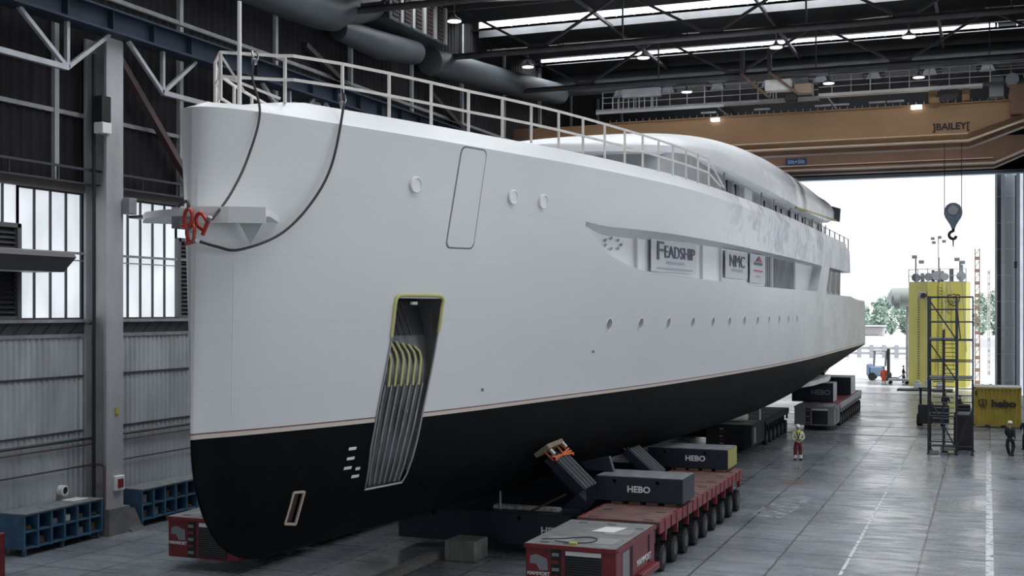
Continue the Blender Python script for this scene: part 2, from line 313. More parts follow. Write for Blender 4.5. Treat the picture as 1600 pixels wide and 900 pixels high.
# windows: frosted panes between dark bars in every bay, with louvres at the bay middle
BAYS = [(COLY[i], COLY[i+1]) for i in range(len(COLY)-1)]
wi = 0
for (y0, y1) in BAYS:
    if y0 < 15: continue
    wi += 1
    lo = (y0+4.65, y0+9.7)                      # louvre bay centre span
    spans = [(y0+.55, lo[0]), (lo[1], y1-.45)]
    if y0 < 30: spans = [(y0+.55, 25.2), (29.6, y1-.45)]; lo = (25.2, 29.6)
    for (a, c) in spans:
        fr = MB(); n = max(2, round((c-a)/.66)); st = (c-a)/n
        for k in range(n+1): fr.box(XW-.02, XW+.05, a+k*st-.028, a+k*st+.028, 7.2, 11.42)
        fr.box(XW-.02, XW+.06, a, c, 7.2, 7.26); fr.box(XW-.02, XW+.06, a, c, 11.36, 11.42)
        fo = struct(fr.build('window_%d' % wi, M['rib'])); 
        p = MB().box(XW-.06, XW-.03, a, c, 7.2, 11.42).build('pane', M['frost'], fo)
    b = MB()
    for k in range(18): z = 7.35+k*.155; b.add([(XW+.02,lo[0],z),(XW+.12,lo[0],z-.1),(XW+.12,lo[1],z-.1),(XW+.02,lo[1],z)],[(0,1,2,3)])
    L = empty('wall_louver', (XW, (lo[0]+lo[1])/2, 7.2), 'dark slatted vent panel in the left wall %s' % {19.85:'behind the sloping hood at the picture edge', 32.9:'beside the bow'}.get(y0, 'further along behind the hull'), 'louver', None if y0 < 40 else 'wall vents hidden behind the hull')
    b.build('slats', M['louver'], L); MB().box(XW-.08, XW-.02, lo[0], lo[1], 7.2, 10.1).build('backing', M['grille'], L)
    fr = MB(); 
    for yy in (lo[0]+.05, lo[1]-.05): fr.box(XW, XW+.16, yy-.08, yy+.08, 7.2, 10.2)
    fr.box(XW, XW+.16, lo[0], lo[1], 10.08, 10.22); fr.box(XW, XW+.14, lo[0], lo[1], 7.2, 7.32); fr.build('frame', mat('louver_frame', (.12,.12,.13), .5), L)
    fo = MB()
    for k in range(8): yy = lo[0]+(lo[1]-lo[0])*k/7; fo.box(XW-.02, XW+.05, yy-.028, yy+.028, 10.2, 11.42)
    fo = struct(fo.build('window_%d' % wi, M['rib'])); MB().box(XW-.06, XW-.03, lo[0], lo[1], 10.2, 11.42).build('pane', M['frost'], fo)
# window rail and handrail
r = MB(); r.box(XW+.06, XW+.14, 8, YD, 9.36, 9.44).box(XW+.03, XW+.07, 8, YD, 9.14, 9.18); struct(r.build('trim_7', M['msteel']))
r = MB(); r.box(XW+.5, XW+.56, 8, YD, 12.12, 12.2)
for k in range(55): r.box(XW+.3, XW+.35, 10+k*2.1, 10.05+k*2.1, 11.7, 12.15)
r.box(XW+.1, XW+.5, 8, YD, 11.68, 11.72); struct(r.build('trim_8', M['rib']))
for k in range(12):
    y = 24.6+k*6.53
    if abs(min(COLY, key=lambda c: abs(c-y))-y) < 1: continue
    struct(MB().box(XW+.02, XW+.2, y-.1, y+.1, 11.7, 24).build('trim_9', M['column']))
# columns
ck = {32.9: 'grey steel column on the left wall between the two blue storage racks'}
for i, y in enumerate(COLY):
    if y < 15: continue
    K = empty('steel_column', (-27.5, y, 0), ck.get(y, 'grey steel wall column hidden further along behind the hull' if y > 33 else 'grey steel column nearest the camera on the left wall, outside the frame'), 'column', None)
    a, c = y-.42, y+.42; H_ = 16.6
    MB().box(-28.1,-27.35,y-.05,y+.05,.5,H_).build('web', M['column'], K)
    MB().box(-27.35,-27.25,a,c,.5,H_).build('flange', M['column'], K)
    MB().box(-28.2,-28.1,a,c,.5,H_).build('flange', M['column'], K)
    MB().prism([(-28.2,0),(-26.9,0),(-27.2,.55),(-27.2,1.6),(-28.2,1.6)], 'Y', a-.1, c+.1).build('footing', mat('column_footing', (.17,.165,.165), .7, noise=(2,.3)), K) if False else MB().prism([(-28.2,a-.1),(-27.05,a-.1),(-27.05,c+.1),(-28.2,c+.1)], 'Z', 0, .9).build('footing', mat('column_footing', (.17,.165,.165), .7, noise=(2,.3)), K)
# blue crane runway girder
def runway(x, lab):
    G = empty('crane_runway', (x, 55, 16.6), lab, 'girder')
    MB().box(x-.12, x+.12, 8, 112, 16.65, 17.3).build('web', M['bluebeam'], G)
    MB().box(x-.4, x+.4, 8, 112, 16.6, 16.68).build('flange', M['bluebeam'], G)
    MB().box(x-.45, x+.45, 8, 112, 17.3, 17.36).build('flange', M['bluebeam'], G)
    MB().box(x-.06, x+.06, 8, 112, 17.36, 17.5).build('rail', M['dsteel'], G)
    for k in range(48): MB().box(x-.35, x+.35, 9+k*2.1, 9.03+k*2.1, 16.68, 17.3).build('stiffener', M['bluebeam'], G)
    return G
tag(MB().tube((-27.3,8,17.85),(-27.3,110,17.85),.035,6).build('cable_rail', M['dsteel']), 'thin dark cable rail just above the blue runway girder on the left wall', 'rail')
runway(-27.0, 'long blue grey crane runway girder on top of the left wall columns')
runway(3.3, 'blue grey crane runway girder along the right wall, mostly outside the frame')
# hanging tubular trusses between the wall columns
T = []
for i, (y0, y1) in enumerate(BAYS[1:6]):
    G = empty('wall_truss', (-27, (y0+y1)/2, 15.1), ['white tubular truss under the runway at the left picture edge', 'white tubular truss under the runway between the grey column and the bow'][i] if i < 2 else 'tubular truss under the runway seen behind the bow railing', 'truss')
    if i >= 2: G['group'] = 'wall trusses behind the bow railing'
    a, c = y0+2.2, y1-2.55
    MB().bar((-27,a,15.15),(-27,c,15.15),.17).build('bottom_chord', M['lsteel'], G)
    for p, q in (((a,15.15),(y0+.35,16.6)),((c,15.15),(y1-.6,16.6)),((a,15.15),(a+1.9,16.6)),((c,15.15),(c-2.05,16.6)),((a,15.15),(a,16.6)),((c,15.15),(c,16.6))):
        MB().bar((-27,p[0],p[1]),(-27,q[0],q[1]),.13).build('strut', M['lsteel'], G)
# sloping dark red brace right of the column
tag(MB().bar((-27.6,33.2,16.4),(-27.9,38.6,11.6),.24).build('wall_brace', M['brown'], None), 'dark red-brown diagonal brace running down behind the bow', 'brace')
for y0, y1, lab in ((59.2, 65, 'dark diagonal wall brace seen far along through the bow railing, further one'), (46.2, 52, 'dark diagonal wall brace seen through the bow railing, nearer one')):
    tag(MB().bar((-27.95,y0,19.2),(-27.95,y1,17.4),.22).build('wall_brace', M['dsteel']), lab, 'brace')

# ------------------------------------------------------------------ roof, skylights, trusses
SK = [21.5, 32.3, 43., 53.7, 64.4, 75.]
b = MB(); prev = YA
for s in SK:
    b.box(XW-.4, XR+.4, prev, s-1.0, 23.9, 24.05); prev = s+1.0
b.box(XW-.4, XR+.4, prev, YD+.4, 23.9, 24.05); struct(b.build('ceiling', M['roof']))
for i, s in enumerate(SK):
    lowc = 23.5 if s < 70 else 23.85
    fo = MB().box(XW+.5, XR-1, s+1.0, s+1.07, lowc, 24.04)
    fo = struct(fo.build('trim_10', mat('skylight_curb', (.10,.105,.11), .6, noise=(1,.2))))
    cb = MB().box(XW-.4, XR+.4, s-1.07, s-1.0, 23.9, 24.8).box(XW-.4, XR+.4, s-1.07, s+1.15, 24.7, 24.8); struct(cb.build('ceiling', M['roof']))
    wf = MB(); xe = XR-1 if s < 70 else .4
    for k in range(31): wf.box(XW+.5+k*1.05-.025, XW+.5+k*1.05+.025, s+.96, s+1.04, 24.0, 24.4)
    wf = struct(wf.build('window_%d' % (20+i), M['msteel']))
    ph = 24.42 if s < 70 else 24.27
    MB().box(XW+.5, xe, s+1.02, s+1.05, 24.0, ph).build('pane', M['sky'], wf)
    struct(MB().box(XW+.5, XR-1, s+.92, s+1.0, ph, 24.72).build('ceiling', M['roof']))
    struct(MB().box(XW-.4, XR+.4, s+1.07, s+1.14, 24.0, 24.8).build('ceiling', M['roof']))
def roof_truss(Y, lab, off, par, zb=21.03, zt=23.6, x0=XW+.3, x1=XR-.3):
    G = empty('roof_truss', ((x0+x1)/2, Y, zb), lab, 'roof truss')
    MB().tube((x0,Y,zb),(x1,Y,zb),.16,10).build('bottom_chord', M['dsteel'], G, 40)
    MB().bar((x0,Y,zt),(x1,Y,zt),.24).build('top_chord', M['dsteel'], G)
    x = x0+off; nodes = []
    while x < x1: nodes.append(x); x += 4.55
    for k in range(len(nodes)-1):
        za, zc = (zb, zt) if k % 2 == par else (zt, zb)
        MB().bar((nodes[k],Y,za),(nodes[k+1],Y,zc),.13).build('diagonal', M['dsteel'], G)
        if k % 2 == par:
            MB().bar((nodes[k+1],Y,zb),(nodes[k+1],Y,zt),.08).build('hanger', M['dsteel'], G)
            MB().box(nodes[k]-.6,nodes[k]+.6,Y-.05,Y+.05,zb-.02,zb+.31).build('gusset', M['dsteel'], G)
    return G
for y, lab, o, par in ((48.3,'dark roof truss crossing the top left corner in front of the slatted box duct',2.3,0),(59.,'middle one of the three roof trusses in view, before the first skylight row',1.72,1),(69.7,'dark roof truss nearest the door, just above the crane walkway',.8,1)):
    roof_truss(y, lab, o, par)
# lengthwise bracing between trusses (the crossing members in front of the skylights)
br = [((-18,48.3),(-14.4,59)),((-9,48.3),(-12.7,59)),((-9,48.3),(-5.3,59)),((-14,59),(-10.7,69.7)),((-4.1,59),(-7.4,69.7)),((-20.5,59),(-17.2,69.7)),((-2.5,48.3),(-4.9,59)),((0,59),(2.5,69.7)),((-24,48.3),(-20.5,59)),((-24.5,59),(-21,69.7))]
for k, (p, q) in enumerate(br):
    G = empty('roof_brace', ((p[0]+q[0])/2,(p[1]+q[1])/2,22), 'paired steel angle brace running lengthwise between roof trusses', 'brace', 'lengthwise roof braces')
    MB().bar((p[0]-.13,p[1],21.2),(q[0]-.13,q[1],23.6),.08,.13).build('angle', M['brace'], G)
    MB().bar((p[0]+.13,p[1],21.2),(q[0]+.13,q[1],23.6),.08,.13).build('angle', M['brace'], G)
for x in (-19.7,-11.1,-2.5):
    tag(MB().bar((x,16,23.5),(x,YD,23.5),.16).build('roof_purlin', M['dsteel']), 'dark lengthwise roof beam above the trusses', 'beam', 'lengthwise roof beams')
# high bay lamps
def lamp(x, y, z, lab, first=[None]):
    if first[0] is None:
        L = empty('high_bay_lamp', (0,0,0), lab, 'lamp', 'high bay lamps hanging from the trusses')
        MB().lathe([(.06,.3),(.10,.2),(.30,.08),(.33,.02),(.33,0),(.30,0)], (0,0,0), n=18).build('shade', M['dsteel'], L, 50)
        MB().lathe([(.30,-.03),(.30,.0)], (0,0,0), n=18).build('diffuser', M['lamp'], L)
        MB().tube((0,0,.3),(0,0,.75),.03,6).build('hanger', M['dsteel'], L); first[0] = L
    else: L = copy_tree(first[0])
    L.location = (x, y, z); L['label'] = lab
for x, y, z in ((-21.7,48.3,20.15),(-22.3,59,20.2),(-16.1,59,20.2),(-9.5,59,20.2),(-3.4,59,20.2),(-16.4,69.7,20.3),(-8.3,69.7,20.25),(-3.5,69.7,20.25)):
    lamp(x, y, z, 'small round high bay lamp glowing white under a roof truss')
# right wall (outside the frame) with its own window band, wall over and beside the door
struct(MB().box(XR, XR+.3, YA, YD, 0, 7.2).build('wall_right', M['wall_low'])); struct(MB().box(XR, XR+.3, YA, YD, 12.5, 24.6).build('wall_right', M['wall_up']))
fo = MB()
for k in range(60): fo.box(XR-.02, XR+.05, -10+k*2.05, -9.95+k*2.05, 7.2, 12.5)
fo = struct(fo.build('window_9', M['rib'])); MB().box(XR+.1, XR+.13, YA, YD, 7.2, 12.5).build('pane', M['frost'], fo)
struct(MB().box(XW-.4, XR+.3, YA-.3, YA, 0, 8).build('wall_back', M['wall_low'])); struct(MB().box(XW-.4, XR+.3, YA-.3, YA, 14, 24.6).build('wall_back', M['wall_up']))
fo = MB()
for k in range(17): fo.box(XW+k*2.1-.03, XW+k*2.1+.03, YA-.1, YA+.05, 8, 14)
fo = struct(fo.build('window_10', M['rib'])); MB().box(XW, XR, YA-.2, YA-.15, 8, 14).build('pane', M['frost'], fo)  # glowing rear window band behind the camera, added to light the bow
area('window_or_fill_light', (-12, YA+.1, 11), (PI/2, 0, 0), 30, 5.8, 480)  # unseen fill light from the rear, added to brighten the stem
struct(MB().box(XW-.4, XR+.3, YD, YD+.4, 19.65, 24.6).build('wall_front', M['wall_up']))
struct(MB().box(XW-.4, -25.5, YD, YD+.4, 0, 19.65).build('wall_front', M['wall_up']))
struct(MB().box(2.9, XR+.3, YD, YD+.4, 0, 19.65).build('wall_front', mat('door_leaf_blue', (.22,.27,.33), .5)))
struct(MB().box(-25.5, 4, YD-.5, YD+.5, 19.45, 19.75).build('trim_11', mat('door_head_blue', (.30,.36,.42), .5)))
# door leaf stack on the right: pale blue posts and infill panels
D = empty('sliding_door', (2, 116, 0), 'pale blue-grey sliding hangar door leaf of posts and panels at the right of the opening', 'door')
dp = mat('door_pale_blue', (.82,.85,.88), .45, noise=(.7,.15)); dd = mat('door_slate_blue', (.36,.40,.47), .5)
MB().box(.62,.80,116.2,117.8,0,20.6).build('post', dp, D); MB().box(.80,1.12,117.2,117.4,0,20.6).build('panel', dd, D)
MB().box(1.12,1.42,115.8,117.2,0,20.6).build('post', dp, D); MB().box(1.42,2.36,117.1,117.3,0,20.6).build('panel', mat('door_panel', (.55,.59,.64), .5), D)
MB().box(2.36,2.66,115.4,116.8,0,20.9).build('post', mat('door_post_light', (.78,.82,.86), .45), D); MB().box(2.66,5.5,116.6,116.8,0,20.6).build('panel', dp, D)
for k in range(8): MB().box(.80,2.36,116.9,117.1,1.2+k*2.35,1.3+k*2.35).build('rail', dp, D)
MB().tube((2.3,115.3,0),(2.3,115.3,19.4),.05,6).build('cable', M['blackpaint'], D)
MB().bbox(2.18,2.42,115.1,115.35,11.2,11.8).build('control_box', M['blackpaint'], D)
# lights: daylight under every skylight row, daylight through the right hand windows
for s in SK: area('skylight_daylight', (-11.5, s, 24.6), (0,0,0), 31, 1.8, 2500)
for yc in (5, 35, 65, 95): area('window_or_fill_light', (XR-.05, yc, 9.8), (0, PI/2, 0), 5, 28, 480)
area('window_or_fill_light', (XW+.3, 55, 9.3), (0, -PI/2, 0), 4, 80, 350)
# ------------------------------------------------------------------ the yacht
def pch(xs, ys):          # monotone cubic interpolation
    n=len(xs);h=[xs[i+1]-xs[i] for i in range(n-1)];dl=[(ys[i+1]-ys[i])/h[i] for i in range(n-1)]
    m=[0]*n;m[0]=dl[0];m[-1]=dl[-1]
    for i in range(1,n-1):
        if dl[i-1]*dl[i]<=0:m[i]=0
        else:
            w1=2*h[i]+h[i-1];w2=h[i]+2*h[i-1];m[i]=(w1+w2)/(w1/dl[i-1]+w2/dl[i])
    def F(x):
        if x<=xs[0]:return ys[0]
        if x>=xs[-1]:return ys[-1]
        i=bisect.bisect_right(xs,x)-1;t=(x-xs[i])/h[i]
        return ys[i]*(2*t**3-3*t*t+1)+h[i]*m[i]*(t**3-2*t*t+t)+ys[i+1]*(-2*t**3+3*t*t)+h[i]*m[i+1]*(t**3-t*t)
    return F
XC = -15.45; ZW = 4.8
sq=math.sqrt
def rp_ch(xs, ys):
    F = pch([sq(x) for x in xs], ys); return lambda s: F(sq(max(0,s)))
Tq=rp_ch([0,.15,.5,1.2,3.4,6.1,9.65,12.5,16,21,30,45,72,81],[0,.38,.66,1.0,1.75,2.6,3.55,4.3,5.0,5.75,6.15,6.3,6.3,6.2])
Wq=rp_ch([0,.3,1,4.9,6.6,13.2,21,30,38,50,72,81],[0,.12,.42,1.65,2.12,3.3,4.5,5.4,5.95,6.3,6.3,6.15])
Y0=pch([1.80,1.88,2.03,2.34,2.78,3.37,4.08,4.8,11.75,12.5],[24.0,23.2,22.7,22.1,21.65,21.3,21.07,21.0,21.05,21.1])
ZK=pch([0,8,20,38,44,60,80,81],[1.80,1.80,1.92,2.0,2.15,3.1,4.45,4.5])
ZT=pch([0,68,69.2,80,81],[11.75,11.75,8.45,8.2,8.2])      # knuckle height over the station
def hb_s(s, z, v=None):
    t=(z-ZW)/6.95
    if t>=0: return Wq(s)+(Tq(s)-Wq(s))*min(t,1)**1.15
    zk=ZK(s); v=max(0,(z-zk)/(ZW-zk)); q=min(1,max(0,(s-4)/30))
    return Wq(s)*(1-(1-v)**(3.0+.5*q))**(1/(2.6+.3*q))
def hb(Y, z): return hb_s(max(0, Y-Y0(z)), z)
S_ = [0,.03,.08,.15,.25,.4,.6,.85,1.2,1.6,2.1,2.7]
while S_[-1] < 67.9: S_.append(min(68., S_[-1]+.62))
S_ += [68.4,68.8,69.2,70,71,72,73,74,75,76,77,78,79,80,80.6]
vb = [0,.004,.015,.04,.08,.14,.22,.32,.44,.56,.68,.79,.89,1]
vt = [k/22 for k in range(1,23)]
def station(s):
    b = min(1, max(0, (s-1)/24)); pts = []; zk = ZK(s); zt = ZT(s)
    for v in vb: z = zk+(ZW-zk)*v; pts.append((hb_s(s,z) if v>0 else 0, z))
    for v in vt: z = ZW+(zt-ZW)*v; pts.append((hb_s(s,z), z))
    cap = .45*min(1, max(.45, s/2.5)) if s < 67 else .12
    ins = max(.12, .50 - s*.009)
    h, z = pts[-1]; pts.append((max(0, h-ins*.42), z+cap*.40)); pts.append((max(0, h-ins), z+cap))
    out = []
    for q_, (h, z) in enumerate(pts):
        Y = s + Y0(z)*(1-b) + 21.0*b + max(0, 1-s/1.6)*{len(pts)-1:.5, len(pts)-2:.15}.get(q_, 0)
        out.append((h, Y + (max(0, h-5.6)*0), z))
    return out
def rake(s, z, Y):            # raked, rounded stern
    return Y + max(0,(s-74)/6.6)*(.9 - .22*abs(z-5.6))
st = [station(s) for s in S_]
nr = len(st[0]); ns = len(st)
b = MB(); V = []
for i, col in enumerate(st):
    for sg in (1, -1):
        for (h, Y, z) in col: V.append((XC+sg*h, rake(S_[i], z, Y), z))
F = []
for i in range(ns-1):
    for g in (0, 1):
        for r in range(nr-1):
            a = (i*2+g)*nr+r; c = ((i+1)*2+g)*nr+r
            F.append((a, c, c+1, a+1))
    F.append(((i*2)*nr+nr-1, ((i+1)*2)*nr+nr-1, ((i+1)*2+1)*nr+nr-1, (i*2+1)*nr+nr-1))   # deck
F.append(tuple([(ns-1)*2*nr+r for r in range(nr)] + [((ns-1)*2+1)*nr+r for r in range(nr-1, -1, -1)]))
yacht = empty('yacht', (XC, 60, 0), 'huge white motor yacht hull with black underside, filling the hall on red trailers', 'yacht')
b.v = V; b.f = F
HP = hull_mat(XC, 60)
hull = b.build('hull', HP, yacht, 35)
bm = bmesh.new(); bm.from_mesh(hull.data); bmesh.ops.remove_doubles(bm, verts=bm.verts, dist=.0008); bmesh.ops.dissolve_degenerate(bm, edges=bm.edges, dist=.0003)
bmesh.ops.recalc_face_normals(bm, faces=bm.faces); bm.to_mesh(hull.data); bm.free()
cutters = []
def cutter(mb):
    me = bpy.data.meshes.new('cut'); me.from_pydata([(v[0]-XC, v[1]-60, v[2]) for v in mb.v], [], mb.f)
    bm = bmesh.new(); bm.from_mesh(me); bmesh.ops.recalc_face_normals(bm, faces=bm.faces); bm.to_mesh(me); bm.free()
    o = bpy.data.objects.new('cut', me); C.objects.link(o); o.location = (XC, 60, 0); cutters.append(o)
def solid_cols(cols, dr=lambda Y: 0, lo=lambda Y: 0):          # cols: list of (Y, zbot, ztop, xin, xout) -> closed solid
    m = MB(); n = len(cols)
    for (Y, z0, z1, xi, xo) in cols: m.v += [(xi,Y,z0+lo(Y)),(xo,Y,z0),(xo,Y,z1),(xi,Y,z1-dr(Y))]
    for i in range(n-1):
        for k in range(4): m.f.append((i*4+k, i*4+(k+1)%4, i*4+4+(k+1)%4, i*4+4+k))
    m.f += [(0,3,2,1), ((n-1)*4,(n-1)*4+1,(n-1)*4+2,(n-1)*4+3)]; return m
# long recess on the side
rb = pch([34.6,35.2,36.35,37.5,38.9,41.7,45.5,56,71.4],[10.02,9.78,9.22,8.95,8.76,8.64,8.58,8.5,8.6])
RZT = 10.18
cols = []
Ys = [34.6,34.8,35.2,35.8,36.4,37,37.8,38.9,40,41.7,43.5,45.5]+[45.5+k*2.6 for k in range(1,10)]+[71.4]
def rec_in(Y): return XC+hb(Y,9.5)-min(.5, .10+(Y-34.6)*.10)
for Y in Ys: cols.append((Y, rb(Y), RZT, rec_in(Y), XC+hb(Y,9.5)+.25))
cols.append((73.4, RZT-.18, RZT, rec_in(73.4), XC+6.6)); m_ = solid_cols(cols, pch([34.6,35.4,36.4,41,48,60],[.03,.16,.30,.26,.14,.10]), pch([34.6,36,38,60,70],[.01,.10,.16,.12,.02])); cutter(m_)
# aft window bay
m_ = solid_cols([(75.6, 8.5, 8.55, -9.9, -7), (77.4, 8.5, 10.18, -9.9, -7), (88.6, 8.5, 10.18, -9.9, -7), (91., 8.5, 10.18, -9.9, -7)]); cutter(m_)
# anchor pocket
YL = pch([3.17,4.03,4.72,5.41,6.18,6.95,7.8],[25.88,25.86,25.99,26.12,26.26,26.38,26.43]); YR = pch([3.17,3.37,3.88,4.59,5.31,6.12,6.93,7.81],[27.14,27.24,27.36,27.55,27.73,27.9,28.03,28.1])
zz_ = [7.8-(7.8-3.17)*k/12 for k in range(13)]
pk = [(YR(z),z) for z in zz_]+[(YL(z),z) for z in reversed(zz_)]
def prism_side(poly, xin, xout):       # xin is a function of (Y,z)
    m = MB(); n = len(poly)
    m.v = [(xin(*p), p[0], p[1]) for p in poly] + [(xout, p[0], p[1]) for p in poly]
    m.f = [tuple(range(n-1,-1,-1)), tuple(range(n,2*n))] + [(i,(i+1)%n,n+(i+1)%n,n+i) for i in range(n)]; return m
pin = lambda Y, z: XC+hb(Y, z) - (.10+.65*max(0,min(1,(z-5.9)/1.9))**1.3)
m_ = MB()
for z in zz_: m_.v += [(pin(YL(z),z),YL(z),z),(pin(YR(z),z),YR(z),z),(-10.5,YR(z),z),(-10.5,YL(z),z)]
for i in range(12):
    for k in range(4): m_.f.append((i*4+k,i*4+(k+1)%4,i*4+4+(k+1)%4,i*4+4+k))
m_.f += [(0,1,2,3),(51,50,49,48)]; cutter(m_)
# side portholes
ports = [37.26,39.65,42.15,44.83,47.4,49.8,52.2,54.6,56.95,59.3,61.7,64.1]
for Y in ports:
    m_ = MB(); m_.lathe([(.19,-.35),(.19,.8)], (XC+hb(Y,7.05), Y, 7.05), 'X', 16); cutter(m_)
# transverse opening low on the bow
tp = [(23.62,3.39),(23.93,3.37),(23.96,2.61),(23.62,2.67)]
cutter(prism_side(tp, lambda Y, z: XC+hb(Y,z)-.12, -12))
for q_, o in enumerate(cutters):          # cut one after the other, keeping the hull if a cut ever fails
    n_ = len(hull.data.vertices)
    md = hull.modifiers.new('b', 'BOOLEAN'); md.operation = 'DIFFERENCE'; md.solver = 'EXACT'; md.object = o
    dg = bpy.context.evaluated_depsgraph_get(); dg.update(); nm = bpy.data.meshes.new_from_object(hull.evaluated_get(dg)); hull.modifiers.clear()
    if len(nm.vertices) > n_*.8: hull.data = nm
    else: print('CUT FAILED', q_)
for o in cutters: bpy.data.objects.remove(o)
nm = hull.data; nm.materials.clear(); nm.materials.append(HP); nm.shade_smooth(); nm.set_sharp_from_angle(angle=math.radians(17))
# normals of the hull surface, for fittings
def surf(Y, z, out=0.):
    p = Vector((XC+hb(Y,z), Y, z)); a = Vector((XC+hb(Y+.1,z), Y+.1, z))-Vector((XC+hb(Y-.1,z), Y-.1, z)); c = Vector((XC+hb(Y,z+.1), Y, z+.1))-Vector((XC+hb(Y,z-.1), Y, z-.1))
    n = a.cross(c).normalized(); n = n if n.x > 0 else -n
    return p+n*out, n
def patch(poly_fn, nu, nv, t, name, m, out=.012, sm=30, lab=None, parent=None):   # thin plate lying on the hull; poly_fn(u,v)->(Y,z)
    rows = [[surf(*poly_fn(i/nu, j/nv), out)[0] for j in range(nv+1)] for i in range(nu+1)]
    rin = [[surf(*poly_fn(i/nu, j/nv), out-t)[0] for j in range(nv+1)] for i in range(nu+1)]
    mb = MB().grid(rows); n = len(mb.v); mb.add([p for r in rin for p in r], [(a,d,c_,b_) for (a,b_,c_,d) in mb.f]); mb.f = mb.f
    W_ = nv+1; per = [i*W_ for i in range(nu+1)] + [nu*W_+j for j in range(1,W_)] + [i*W_+nv for i in range(nu-1,-1,-1)] + [j for j in range(nv-1,0,-1)]
    for k in range(len(per)): a, c_ = per[k], per[(k+1)%len(per)]; mb.f.append((a, c_, c_+n, a+n))
    o = mb.build(name, m, parent or yacht, sm)
    if lab: o['label'] = lab
    return o
def quad(A, B, C_, D):      # corners TL TR BR BL
    return lambda u, v: tuple((A[k]*(1-u)+B[k]*u)*(1-v)+(D[k]*(1-u)+C_[k]*u)*v for k in (0,1))
def rquad(A, B, C_, D, r):  # plate with rounded corners
    q = quad(A,B,C_,D)
    def f(u, v):
        v = .5-.5*math.cos(PI*v); e = min(v, 1-v)*2.6; c = .17; k = (c-math.sqrt(max(0, c*c-(c-e)**2)))/1.1 if e < c else 0
        return q(k+u*(1-2*k), v)
    return f
# shell door panel: shadow gap frame plus plate
A, B_, C1, D1 = (28.33,11.72),(29.38,11.72),(29.22,9.1),(28.05,9.08)
patch(rquad(A,B_,C1,D1,.3), 6, 34, .01, 'shell_door_gap', mat('dark_joint', (.16,.17,.18), .6), .006)
patch(rquad((28.37,11.68),(29.34,11.68),(29.18,9.14),(28.09,9.12),.3), 6, 34, .01, 'shell_door', M['greyplate'], .016, lab='tall rounded panel in the side near the bow')
# three round covers
for Y, z in ((26.75,10.58),(30.68,10.59),(32.1,10.58)):
    p, n = surf(Y, z); q = n.to_track_quat('Z','Y')
    mb = MB().lathe([(.205,-.1),(.205,.055),(.185,.075),(.17,.075),(.165,.05),(.02,.05)], (0,0,0), n=28); mb.v = [tuple(p+q@Vector(v)) for v in mb.v]
    mb.build('round_cover', M['white'], yacht, 35)
# porthole trims
for Y in ports:
    p, n = surf(Y, 7.05); mb = MB(); N = 20
    q = n.to_track_quat('Z','Y')
    prof = [(.19,-.02),(.19,.02),(.225,.02),(.225,-.02)]
    for k in range(N):
        t = 2*PI*k/N
        for r, h in prof: mb.v.append(tuple(p+q@Vector((r*math.cos(t), r*math.sin(t), h))))
    for k in range(N):
        for j in range(4): mb.f.append((k*4+j, ((k+1)%N)*4+j, ((k+1)%N)*4+(j+1)%4, k*4+(j+1)%4))
    pt = mb.build('porthole', M['white'], yacht, 35)
    g = MB().lathe([(.19,-.20),(.19,-.17)], (0,0,0), n=16); g.v = [tuple(p+q@Vector(v)) for v in g.v]; g.build('glass', M['darkglass'], pt)
# anchor pocket lining: dark upper mouth, ribbed plate, primer edge
def pk_pt(u, v, out=.02):            # u across, v from top 0 to bottom 1, on the inner face
    z = 7.8*(1-v)+3.18*v; Y = YL(z)*(1-u)+YR(z)*u
    return Vector((pin(Y, z)+out, Y, z))
AP = MB().grid([[pk_pt(u/8, v, .02) for u in range(9)] for v in [k/16 for k in range(17)]]).build('anchor_pocket_plate', M['pocket'], yacht, 30)
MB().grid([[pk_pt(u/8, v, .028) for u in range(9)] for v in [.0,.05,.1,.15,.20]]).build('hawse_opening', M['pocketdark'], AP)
MB().grid([[Vector((pin(YR(z),z)*(1-t)+(XC+hb(YR(z),z)+.004)*t, YR(z)-.006, z)) for t in (0,.5,1)] for z in [7.8-4.6*k/18 for k in range(19)]]).build('side_lining', M['pocket'], AP, fixn=False)
for k in range(7):
    u = .10+k*.135; mb = MB().path([pk_pt(u+.06*(k<9), .985, .03)]+[pk_pt(u, v, .045) for v in (.9,.7,.5,.46)], .026, 6)
    mb.build('rib', M['ribsteel'], AP, 40)
for k in range(6):
    u = .17+k*.13; MB().path([pk_pt(u, .47, .05), pk_pt(u, .33, .06), pk_pt(u-.03, .29, .07), pk_pt(u-.13, .21+.01*k, .06)], .036, 6).build('primed_rib', M['primer'], AP, 40)['label'] = 'yellow primed bent rib'
for k in range(5):
    u = .16+k*.13; MB().path([pk_pt(u, .20, .05), pk_pt(u-.08, .02, .05)], .012, 5).build('guide_bar', mat('dim_bar', (.12,.125,.13), .4,.5), AP, 40)
def pk_edge(Y, z): return Vector((XC+hb(Y,z)+.015, Y, z))
ed = [(YL(z)-.03,z) for z in (6.85,7.1,7.4,7.65)]+[(26.42,7.80),(26.5,7.86),(26.7,7.88),(27.9,7.88),(28.07,7.85),(28.14,7.76)]+[(YR(z)+.03,z) for z in (7.6,7.3,6.95)]
MB().path([pk_edge(*p) for p in ed], .05, 8).build('primed_rim', M['primer'], yacht, 50)
pts = [pk_edge(YL(z)-.01,z) for z in (6.85,6.4,6,5.5,5,4.6,4.2,3.8,3.4,3.17)]+[pk_edge(YR(z)+.01,z) for z in (3.19,3.4,3.8,4.2,4.6,5,5.5,6,6.4,6.95)]
MB().path(pts, .028, 6).build('pocket_rim', mat('pocket_edge', (.28,.29,.30), .4,.4), yacht, 50)
p0 = surf(27.2, 7.68, -.12)[0]; MB().bbox(p0.x-.05,p0.x+.03,p0.y-.14,p0.y+.14,p0.z-.05,p0.z+.03,.01).build('pocket_lamp', M['lettering'], yacht)
